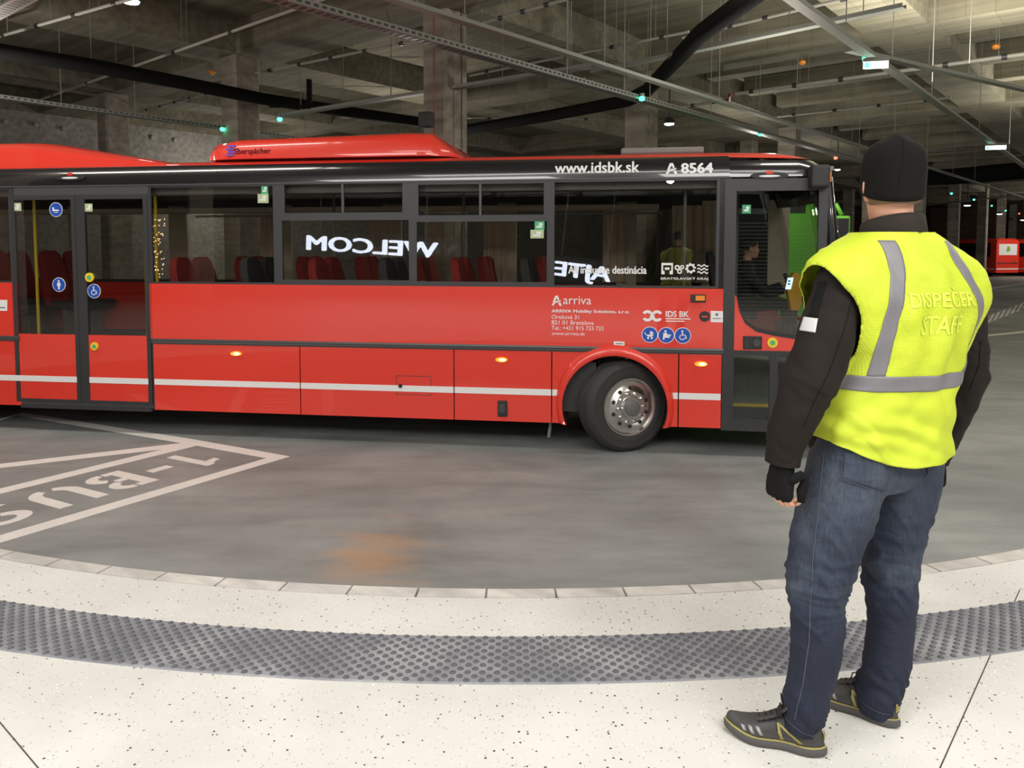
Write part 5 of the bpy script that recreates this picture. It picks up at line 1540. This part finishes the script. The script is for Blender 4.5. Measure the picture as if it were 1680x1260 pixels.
# hands: palm, four curled fingers of unequal length and a thumb
def hand(wr, pdir, palm_n, across, curl, hm, gm, s=1.0, curl0=18):
    """wr wrist, pdir towards the knuckles, palm_n out of the palm, across from little finger to index"""
    d, n_, a = Vector(pdir).normalized(), Vector(palm_n).normalized(), Vector(across).normalized()
    def rr(c, w, t, g=0): return limb_ring(c, d, w+g, t+g, n_, 16, 2.6)
    sec = [(0, .028, .022), (.025, .034, .021), (.055, .041, .020), (.085, .043, .018), (.098, .038, .014)]
    hm.loft([rr(wr+d*x*s, w*s, t*s) for x, w, t in sec])
    if gm: gm.loft([rr(wr+d*x*s, w*s, t*s, .0045) for x, w, t in [(-.03, .03, .026)]+sec])
    lens = [(-.031, .030, .020, .017, .0078), (-.011, .040, .026, .020, .0088), (.011, .044, .029, .021, .009), (.031, .040, .026, .020, .0086)]
    for off, l1, l2, l3, r_ in lens:
        p = wr+d*(.09-.05*abs(off-.005))*s+a*off*s
        ang = R(curl0)
        pts = [tuple(p-d*.02*s)+(r_*s, r_*s), tuple(p)+(r_*1.05*s, r_*1.05*s)]
        for j, ln in enumerate((l1, l2, l3)):
            dd = d*math.cos(ang)+n_*math.sin(ang)
            mid = p+dd*ln*s*.5; p = p+dd*ln*s
            rj = r_*(1-.08*j)
            pts += [tuple(mid)+(rj*.95*s, rj*.95*s), tuple(p)+(rj*(1.0 if j < 2 else .72)*s, rj*(1.0 if j < 2 else .72)*s)]
            ang += R(curl[j])
        limb(hm, pts, n_, 10, 2.0)
        if gm:
            g = [q[:3]+(q[3]+.003, q[4]+.003) for q in pts[:3]]
            limb(gm, g, n_, 10, 2.0)
    p = wr+d*.028*s+a*.03*s+n_*.008*s; pts = [tuple(p-a*.01*s)+(.013*s, .013*s)]
    dd = (d*.75+a*.55+n_*.35).normalized()
    for j, (ln, rj) in enumerate(((.035, .012), (.030, .0105), (.024, .008))):
        p = p+dd*ln*s; pts.append(tuple(p)+(rj*s, rj*s)); dd = (dd+n_*.35+d*.15-a*.25).normalized()
    limb(hm, pts, n_, 10, 2.0)
    if gm: limb(gm, [q[:3]+(q[3]+.003, q[4]+.003) for q in pts[:3]], n_, 10, 2.0)
gL, gR = MB(), MB()
wl = Vector(armL[-1][:3]); wr_ = Vector(armR[-1][:3])
dl = (W3(1279, 800, 2.33)-wl).normalized(); dr = (W3(1533, 790, 2.82)-wr_).normalized()
# left hand: back of the hand to the left, fingers curl towards the right of the picture
hand(wl+dl*.004, dl, (.92, .36, -.05), (-.36, .92, 0), (48, 34, 20), mb, gL, 1.12, 42)
hand(wr_+dr*.004, dr, (-.85, -.3, 0), (-.3, .92, 0), (40, 45, 30), mb, gR, .95, 30)
body = fused('body', mb, .0045, 2, M['skin'], man)
for g, w_, d_ in ((gL, wl, dl), (gR, wr_, dr)):
    fused('fingerless_glove', g, .0035, 2, M['glove'], man, lambda p, n: .0016*noise.noise(p*90))
# loose mitten flap hanging from the left glove
mb = MB(); q = wl+dl*.062+Vector((.026, -.03, 0))
mb.tube([q+Vector(v) for v in ((-.02, 0, .0), (.0, -.012, .018), (.022, -.016, .03), (.034, -.012, .022), (.034, -.008, .004), (.026, -.008, -.02), (.024, -.01, -.055))], [.014, .016, .014, .012, .013, .016, .011], 12)
fl_o = mb.build('mitten_flap', M['glove'], man, smooth=True)
# eyes and brows
for s_ in (-1, 1):
    e = hd(s_*.031, .083, .0)
    mbb = MB(); mbb.lathe([(.0, -.012), (.008, -.008), (.0115, 0), (.008, .009), (0, .0115)], e, hd(0, 1, 0)-hd(0, 0, 0), 14)
    eo = mbb.build('eye', mat('eye_white', (.7, .68, .65), .2), man, smooth=True)
    MB().lathe([(.0, .0112), (.005, .0108), (.0, .012)], e, hd(0, 1, 0)-hd(0, 0, 0), 12).build('iris', M['int_dark'], eo)
    MB().tube([hd(s_*(.012+.01*k), .094-.002*k*k*.5, .018+.002*math.sin(k)) for k in range(4)], .003, 6).build('eyebrow', M['int_dark'], man)
# ---- beanie
mb = MB(); rings = []
for z, w, d, cy, e in ((-.035, .084, .098, .0, 2.2), (-.03, .0885, .104, .0, 2.2), (-.005, .0895, .106, .0, 2.2), (.03, .089, .106, -.003, 2.25), (.07, .089, .106, -.006, 2.35), (.098, .086, .102, -.008, 2.4), (.122, .079, .094, -.008, 2.3), (.142, .064, .078, -.006, 2.2), (.156, .042, .052, -.004, 2.1), (.164, .02, .025, -.004, 2), (.167, .005, .007, -.004, 2)):
    sk = []
    for k in range(64):
        a = 2*PI*k/64; ca, sa = math.cos(a), math.sin(a)
        x = w*math.copysign(abs(ca)**(2/e), ca); y = d*math.copysign(abs(sa)**(2/e), sa)+cy
        zz_ = z-.028*max(0, -sa)*(1 if z < .03 else max(0, 1-(z-.03)/.1))     # dips at the nape
        zz_ += .010*max(0, sa)*(1 if z < .03 else 0)
        g = 0
        if sa < 0: g = -.006*math.exp(-((z-.062)/.012)**2)*math.exp(-(x/.05)**2) -.003*math.exp(-((z-.02)/.01)**2)*math.exp(-(x/.05)**2)
        r_ = 1+(g+.0022*noise.noise(Vector((x*30, y*30, z*34))))/max(.03, math.hypot(x, y))
        if abs(ca) < .04: r_ -= .012
        sk.append(hd(x*r_, y*r_, zz_+.014*max(0, 1-abs(x)/.03)*max(0, (z-.10)/.06)))
    rings.append(sk)
rings = [[Vector((HC.x+(p.x-HC.x)*1.05, HC.y+(p.y-HC.y)*1.05, HC.z+(p.z-HC.z)*.93)) for p in r_] for r_ in rings]
inner = [[p+(Vector((HC.x, HC.y, p.z))-p)*.05 for p in rings[0]]]
def interp(a, b_, t): return [p.lerp(q_, t) for p, q_ in zip(a, b_)]
mb.loft(inner+rings)
be = mb.build('beanie', M['beanie'], man, smooth=True)
sd = be.modifiers.new('s', 'SUBSURF'); sd.levels = 2; sd.render_levels = 2
bb = bvh_of(be)
stitch([(1481, 228), (1483, 245), (1480, 270), (1476, 295), (1472, 318), (1470, 331)], bb, .0016, 'glove', 'seam', be, .0005)
stitch([(1424, 312), (1436, 318), (1452, 323), (1470, 325), (1490, 325), (1510, 322)], bb, .0012, 'glove', 'seam', be, .0003, 6)
hm = MB(); hm.loft([sring(hd(0, cy, z), w, d, HY, 30, 2.15) for z, w, d, cy in ((-.062, .066, .086, -.008), (-.05, .0735, .093, -.006), (-.03, .078, .099, 0), (.0, .08, .1, 0))])
hair = hm.build('short_hair', mat('cropped_hair', (.20, .12, .08), .8, var=.3, vscale=120), man, smooth=True)

# ---- shoes
M['shoe'] = mat('charcoal_shoe_mesh', (.045, .043, .042), .6, bump=(260, .3, .001), var=.15, vscale=20)
M['sole'] = mat('grey_rubber_sole', (.075, .072, .07), .6)
M['shoe_yellow'] = mat('mustard_trim', (.34, .29, .09), .6)
M['shoe_stripe'] = mat('silver_stripe', (.30, .29, .30), .4)
M['lace'] = mat('black_laces', (.01, .01, .01), .8)
def shoe(name, base, yaw, side, label_part=None):
    """side +1: outer side on the shoe's left"""
    root = empty(name, base, yaw, man)
    # plan: y forward from heel (0) to toe (.305), x to the right
    def halfw(t):
        return .0330+.004*math.sin(t*PI)+.018*math.exp(-((t-.70)/.20)**2)-.006*math.exp(-((t-.38)/.14)**2)
    def outline(grow, z, lift=True):
        pts = []
        N = 44
        for k in range(N):
            a = 2*PI*k/N; t = .5-.5*math.cos(a); sgn = 1 if a < PI else -1
            y = -.002-grow+(.305+2*grow)*t
            end = min(1, math.sqrt(max(0, 1-abs(2*t-1)**3.2)))
            x = sgn*(halfw(t)+grow)*end+(-side*.010*math.sin((t-.2)*PI)*(1 if t > .2 else 0))*-1
            up = .016*max(0, (t-.72)/.28)**2+.005*max(0, (.12-t)/.12)
            pts.append(Vector((x, y, z+up)))
        return pts
    MB().loft([outline(.000, .0), outline(.006, .006), outline(.006, .020), outline(.003, .027)]).build('sole', M['sole'], root, smooth=50)
    MB().loft([outline(.0022, .0268), outline(.0028, .0278), outline(.0005, .0290)]).build('sole_trim', M['shoe_yellow'], root, smooth=50)
    # upper: stack of cross sections along the length
    mb = MB(); rings = []
    def top(t):
        if t < .30: return .118-.012*math.sin(t/.30*PI)
        if t < .78: return .118-(.118-.062)*((t-.30)/.48)**.85
        return .062-.030*((t-.78)/.22)**2
    for i in range(34):
        t = i/33; y = .002+.298*t
        end = math.sqrt(max(.02, 1-abs(2*t-1)**3.6))
        hw = (halfw(t)+.002)*end; cx = side*.010*math.sin((t-.2)*PI)*(1 if t > .2 else 0)
        h = top(t)*(.45+.55*min(1, end*1.25)); up = .016*max(0, (t-.72)/.28)**2
        nar = .62 if t < .55 else .62+.2*(t-.55)/.45
        ring_ = []
        for k in range(20):
            a = -PI/2+2*PI*k/20
            ca, sa = math.cos(a), math.sin(a)
            zf = (sa+1)/2
            ww = hw*(1-(1-nar)*zf**1.3)
            ring_.append(Vector((cx+ww*math.copysign(abs(ca)**.75, ca), y, .026+up+(h-.026)*zf)))
        rings.append(ring_)
    mb.loft(rings)
    mb.loft([outline(-.001, .028), outline(-.002, .038), outline(-.006, .047), outline(-.014, .054)])
    up_o = fused('upper', mb, .004, 3, M['shoe'], root)
    ub = bvh_of(up_o)
    def sidecast(y, z, sd, off=.0012):
        h = ub.ray_cast(Vector((sd*.2, y, z)), Vector((-sd, 0, 0)))
        return h[0]+Vector((sd*off, 0, 0)) if h[0] is not None else None
    def deco(nm, quad, sd, m, n=8):
        vs_, fs_ = [], []
        for i in range(n+1):
            for j in range(3):
                u, v = i/n, j/2
                y = (quad[0][0]*(1-u)+quad[1][0]*u)*(1-v)+(quad[3][0]*(1-u)+quad[2][0]*u)*v
                z = (quad[0][1]*(1-u)+quad[1][1]*u)*(1-v)+(quad[3][1]*(1-u)+quad[2][1]*u)*v
                p = sidecast(y, z, sd)
                if p is None: return None
                vs_.append(tuple(p))
        for i in range(n):
            for j in range(2): fs_.append((i*3+j, (i+1)*3+j, (i+1)*3+j+1, i*3+j+1))
        me = bpy.data.meshes.new(nm); me.from_pydata(vs_, [], fs_)
        o = link(nm, me, M[m], root, True); s_ = o.modifiers.new('t', 'SOLIDIFY'); s_.thickness = .002; s_.offset = 0
        return o
    for sd in (-1, 1):
        for k in range(3):
            y0 = .178+.026*k
            deco('side_stripe', [(y0, .038), (y0+.011, .038), (y0+.026-.003*k, .060-.004*k), (y0+.015-.003*k, .060-.004*k)], sd, 'shoe_stripe')
        deco('heel_strap', [(.118, .034), (.128, .034), (.146, .080), (.136, .080)], sd, 'shoe_yellow')
        deco('heel_strap', [(.060, .038), (.072, .036), (.144, .080), (.134, .082)], sd, 'shoe_yellow')
    # heel emblem, tongue and laces
    MB().obox((0, .0005, .062), (.013, 0, 0), (0, .0012, 0), (0, 0, .003)).obox((0, .002, .070), (.010, 0, 0), (0, .0012, 0), (0, 0, .003)).obox((0, .004, .078), (.006, 0, 0), (0, .0012, 0), (0, 0, .003)).build('heel_emblem', M['shoe_yellow'], root)
    mb = MB(); mb.loft([[Vector((x, y, z)) for x, z in ((-w, z0), (w, z0), (w*.9, z0+.008), (-w*.9, z0+.008))] for y, z0, w in ((.205, .068, .018), (.17, .084, .021), (.14, .102, .024), (.118, .125, .026), (.105, .142, .024))])
    tg = mb.build('tongue', M['shoe'], root, smooth=60)
    MB().prism([(-.012, 0), (.012, 0), (0, .024)], lambda a, b: (a, .119-b*.55, .124+b*.7), lambda a, b: (a, .1215-b*.55, .126+b*.7)).build('tongue_emblem', M['shoe_yellow'], root)
    mb = MB()
    for k in range(5):
        y = .196-.017*k; z = .076+.0095*k
        mb.tube([Vector((-.024, y, z-.006)), Vector((-.01, y-.003, z+.004)), Vector((.01, y+.003, z+.004)), Vector((.024, y+.005, z-.006))], .0022, 6)
        mb.tube([Vector((.024, y, z-.006)), Vector((.0, y-.006, z+.006)), Vector((-.024, y-.012, z)),], .0022, 6)
    kn = Vector((0, .124, .124))
    for sx in (-1, 1):
        mb.tube([kn+Vector(v) for v in ((0, 0, 0), (sx*.018, .008, .016), (sx*.04, .012, .022), (sx*.052, .010, .008), (sx*.04, .006, -.006), (sx*.015, .0, .0), (0, 0, 0))], .0022, 6)
        mb.tube([kn+Vector(v) for v in ((0, 0, 0), (sx*.02, .012, .002), (sx*.04, .018, -.025), (sx*.046, .012, -.055))], .002, 6)
    mb.build('laces', M['lace'], root, smooth=True)
    return root
hl = on_z(1338, 1236, PZ)-PO; tl_ = on_z(1184, 1196, PZ)-PO
hl.z = 0; tl_.z = 0
# heels sit under the ankles
dL = (tl_-hl).normalized()
shoe('shoe', Vector((legL[-1][0], legL[-1][1], 0))-dL*.075+Vector((.0, -.012, 0)), math.atan2(-dL.x, dL.y), 1)
dR = Vector((-math.sin(R(40)), math.cos(R(40)), 0))
shoe('shoe', Vector((legR[-1][0], legR[-1][1], 0))-dR*.07+Vector((.0, -.008, 0)), R(40), -1)
# ================================================================== THE DRIVER
DX, DY, DZ = .42, 1.72, 1.36
def bl(x, y, z): return Vector((BP.x+x*_c-y*_s, BP.y+x*_s+y*_c, z))
DO = bl(DX, DY, DZ)
drv = tag(empty('person', DO, BA), 'bus driver in a dark jacket seated behind the front door glass, arm on the wheel', 'person')
mb = MB()
FX = Vector((1, 0, 0)); UP = Vector((0, 0, 1))
def dl_(rows): return [r_ if len(r_) == 5 else r_+(r_[3],) for r_ in rows]
mb.loft([sring((x, 0, z), w, d, 0, 24, 2.3) for x, z, w, d in ((0, .02, .12, .16), (0, .15, .11, .145), (.0, .3, .11, .16), (-.01, .45, .11, .18), (0, .52, .08, .14), (.01, .56, .055, .07), (.02, .62, .052, .055), (.03, .66, .055, .055))])
HCd = Vector((.045, 0, .74))
mb.loft([sring(HCd+Vector((x, 0, z)), w, d, 0, 24, 2.1) for z, w, d, x in ((-.115, .03, .03, .05), (-.09, .07, .055, .03), (-.03, .092, .07, .01), (.03, .098, .077, 0), (.08, .09, .07, 0), (.12, .05, .04, 0), (.13, .01, .01, 0))])
mb.loft([sring(HCd+Vector((x, 0, z)), w, d, 0, 10, 2) for z, w, d, x in ((.01, .01, .008, .088), (-.03, .022, .014, .098), (-.045, .012, .01, .09))])
for s_ in (-1, 1):
    mb.loft([sring(HCd+Vector((.0, s_*.078, z)), w, .007, 0, 10, 2) for z, w in ((-.04, .008), (-.01, .017), (.02, .008))])
legs_d = [dl_([(.0, s_*.10, .07, .085), (.22, s_*.13, .09, .08), (.44, s_*.15, .08, .065), (.50, s_*.15, .03, .062), (.52, s_*.15, -.18, .055), (.56, s_*.15, -.40, .045)]) for s_ in (-1, 1)]
arms_d = [dl_([(0, -.19, .46, .06), (.08, -.235, .34, .055), (.19, -.22, .22, .05), (.30, -.17, .22, .043), (.42, -.13, .25, .036)]), dl_([(0, .19, .46, .06), (.1, .235, .34, .055), (.22, .20, .22, .05), (.34, .14, .26, .042), (.44, .12, .30, .036)])]
for l_ in legs_d: limb(mb, dense(l_, 2), UP, 14)
for a_ in arms_d: limb(mb, dense(thin(a_, .75), 2), UP, 14)
for a_, s_ in zip(arms_d, (-1, 1)):
    w_ = Vector(a_[-1][:3]); d_ = Vector((.85, 0, .35)).normalized()
    hand(w_, d_, (.3, 0, -.95), (0, -s_, 0), (55, 45, 25), mb, None, .95, 25)
fused('body', mb, .008, 2, M['skin'], drv)
mb = MB()
mb.loft([sring((x, 0, z), w, d, 0, 24, 2.3) for x, z, w, d in ((0, -.02, .14, .185), (0, .15, .13, .17), (.0, .3, .13, .185), (-.01, .45, .13, .205), (0, .52, .10, .17), (.01, .57, .07, .09), (.02, .60, .065, .07))])
for a_ in arms_d: limb(mb, dense(thin(a_[:-1]+[a_[-1]], 1.15), 3), UP, 16)
fused('jacket', mb, .012, 3, mat('driver_dark_jacket', (.02, .022, .028), .8), drv, lambda p, n: .006*noise.noise(p*14))
mb = MB()
for l_ in legs_d: limb(mb, dense(thin(l_, 1.12), 3), UP, 16)
mb.loft([sring((x, 0, z), w, d, 0, 20, 2.3) for x, z, w, d in ((0, -.03, .13, .17), (0, .08, .135, .175))])
fused('trousers', mb, .012, 3, mat('driver_dark_trousers', (.02, .02, .025), .85), drv)
MB().loft([sring(HCd+Vector((x, 0, z)), w, d, 0, 24, 2.1) for z, w, d, x in ((-.02, .075, .075, -.03), (.03, .101, .082, -.008), (.085, .097, .076, -.006), (.127, .055, .046, -.004), (.14, .012, .012, 0))]).build('short_hair', M['int_dark'], drv, smooth=True)
for l_ in legs_d:
    p = Vector(l_[-1][:3])
    MB().loft([[p+Vector((x, y*k, z)) for y, z in ((-.05, -.08), (.05, -.08), (.045, h), (-.045, h))] for x, k, h in ((-.08, .8, .0), (.0, 1, .01), (.12, 1.05, -.03), (.2, .6, -.055))]).build('shoe', M['black'], drv, smooth=60)

# ================================================================== OTHER BUSES
def far_bus(loc, rz, paint, label, sign=True, L_=12.0, mirror=False, group=None):
    """local x runs forward from the rear face; the side nearest the picture is y = 0"""
    root = tag(empty('bus', loc, rz), label, 'bus', group)
    w = 2.5
    sec = [(.02, .32), (0, .5), (0, 2.5), (.03, 2.8), (.12, 3.0), (.4, 3.1), (w-.4, 3.1), (w-.12, 3.0), (w-.03, 2.8), (w, 2.5), (w, .5), (w-.02, .32)]
    mb = MB(); mb.loft([[(x, w/2+(y-w/2)*k, z if z < 2.6 else 2.6+(z-2.6)*q_) for y, z in sec] for x, k, q_ in ((0, .96, .8), (.12, 1, 1), (L_-.2, 1, 1), (L_, .95, .85))])
    mb.build('body_shell', M[paint], root, smooth=30)
    for y0, y1 in ((-.012, .0), (w, w+.012)):
        mb = MB(); mb.box(.5, L_-.25, y0, y1, 1.62, 2.72)
        wb = mb.build('window_band', M['black_gloss'], root)
        for i in range(7):
            MB().box(.6+i*1.6, 2.1+i*1.6, y0-.004, y1+.004, 1.72, 2.62).build('window', M['dark_glass'], wb)
        MB().box(.1, L_-.1, y0, y1, .58, .66).build('white_stripe', M['white_vinyl'], root)
    MB().box(L_-.06, L_+.012, .18, w-(.75 if mirror else .18), 1.45 if mirror else 1.15, 2.75).build('windscreen', M['dark_glass'], root)
    MB().box(L_-.05, L_+.014, .3, w-.3, 2.76, 2.98).build('destination_display', M['black_gloss'], root)
    for y in (.25, w-.55):
        MB().box(L_-.03, L_+.015, y, y+.3, .62, .8).build('headlamp', M['chrome'], root)
        MB().box(-.012, .03, y+.02, y+.16, .9, 1.3).build('tail_lamp', M['pipe_red'], root)
    if sign:
        o = MB().box(-.014, .03, .3, w-.3, 1.75, 2.65).build('rear_window_banner', M['white_vinyl'], root)
        MB().prism([(1.05, 2.05), (1.3, 2.0), (1.5, 2.15), (1.42, 2.4), (1.2, 2.5), (1.12, 2.3)], lambda a, b: (-.02, a, b), lambda a, b: (-.015, a, b)).build('leaf_emblem', M['leaf'], o)
        MB().box(-.018, .0, .15, w-.15, 1.05, 1.12).build('rear_grille', M['black'], root)
        MB().box(-.016, .0, .1, w-.1, .58, .68).build('white_stripe', M['white_vinyl'], root)
    for x in (2.6, L_-2.6):
        for y in (.0, w):
            s_ = -1 if y == 0 else 1
            wh = MB().lathe([(.46, 0), (.48, .03), (.48, .24), (.46, .27), (.3, .27), (.28, .25), (.12, .24), (.1, .28), (0, .28)], (x, y-s_*.25, .48), (0, s_, 0), 32).build('wheel', M['tyre'], root, smooth=35)
            MB().lathe([(.28, .262), (.2, .268), (.1, .285), (0, .285)], (x, y-s_*.25, .48), (0, s_, 0), 24).build('rim', M['silver'], wh, smooth=35)
    if mirror:
        for y, s_ in ((w, 1),):
            mr = MB().tube([(L_-.1, y, 2.75), (L_+.25, y+s_*.18, 2.88), (L_+.3, y+s_*.25, 2.7)], .04, 10).build('mirror_arm', M[paint], root, smooth=True)
            bevel(MB().obox((L_+.3, y+s_*.26, 2.42), (.07, 0, 0), (0, .13, 0), (0, 0, .27)).build('mirror_housing', M[paint], mr), .04, 3)
            MB().obox((L_+.375, y+s_*.26, 2.42), (.006, 0, 0), (0, .095, 0), (0, 0, .22)).build('mirror_face', M['black_gloss'], mr)
    return root
M['dark_glass'] = mat('dark_bus_glass', (.012, .014, .014), .08)
M['leaf'] = mat('leaf_emblem_green', (.25, .42, .05), .5)
Q17 = R(17)
side_dir = Vector((math.cos(Q17), math.sin(Q17), 0))
c0 = Vector((1632-840, 0, 0))
base = Vector((39.0, 62.0, 0))
for k, lab in enumerate(('parked red bus with white banner on its rear window, nearest of the far right row', 'second parked red bus in the far right row', 'third parked red bus in the far right row at the picture edge')):
    p = base+side_dir*(3.6*k)
    far_bus(p, 0, 'red', lab)
    o = [x for x in COL.objects if x.get('label') == lab][0]
    # local x (forward) runs away from us, local y along the rear face to the right
    o.rotation_euler = (0, 0, Q17+PI/2); o.scale = (1, -1, 1)
g = far_bus((0, 0, 0), 0, 'lime', 'bright green bus facing us behind the front of the red bus', sign=False, mirror=True)
ga = R(-90-10)                                  # faces the camera
gx = Vector((math.cos(ga), math.sin(ga), 0)); gy = Vector((-gx.y, gx.x, 0))
front_mid = Vector((4.36, 14.1, 0))
g.location = front_mid-gx*12.0-gy*1.25; g.rotation_euler = (0, 0, ga)
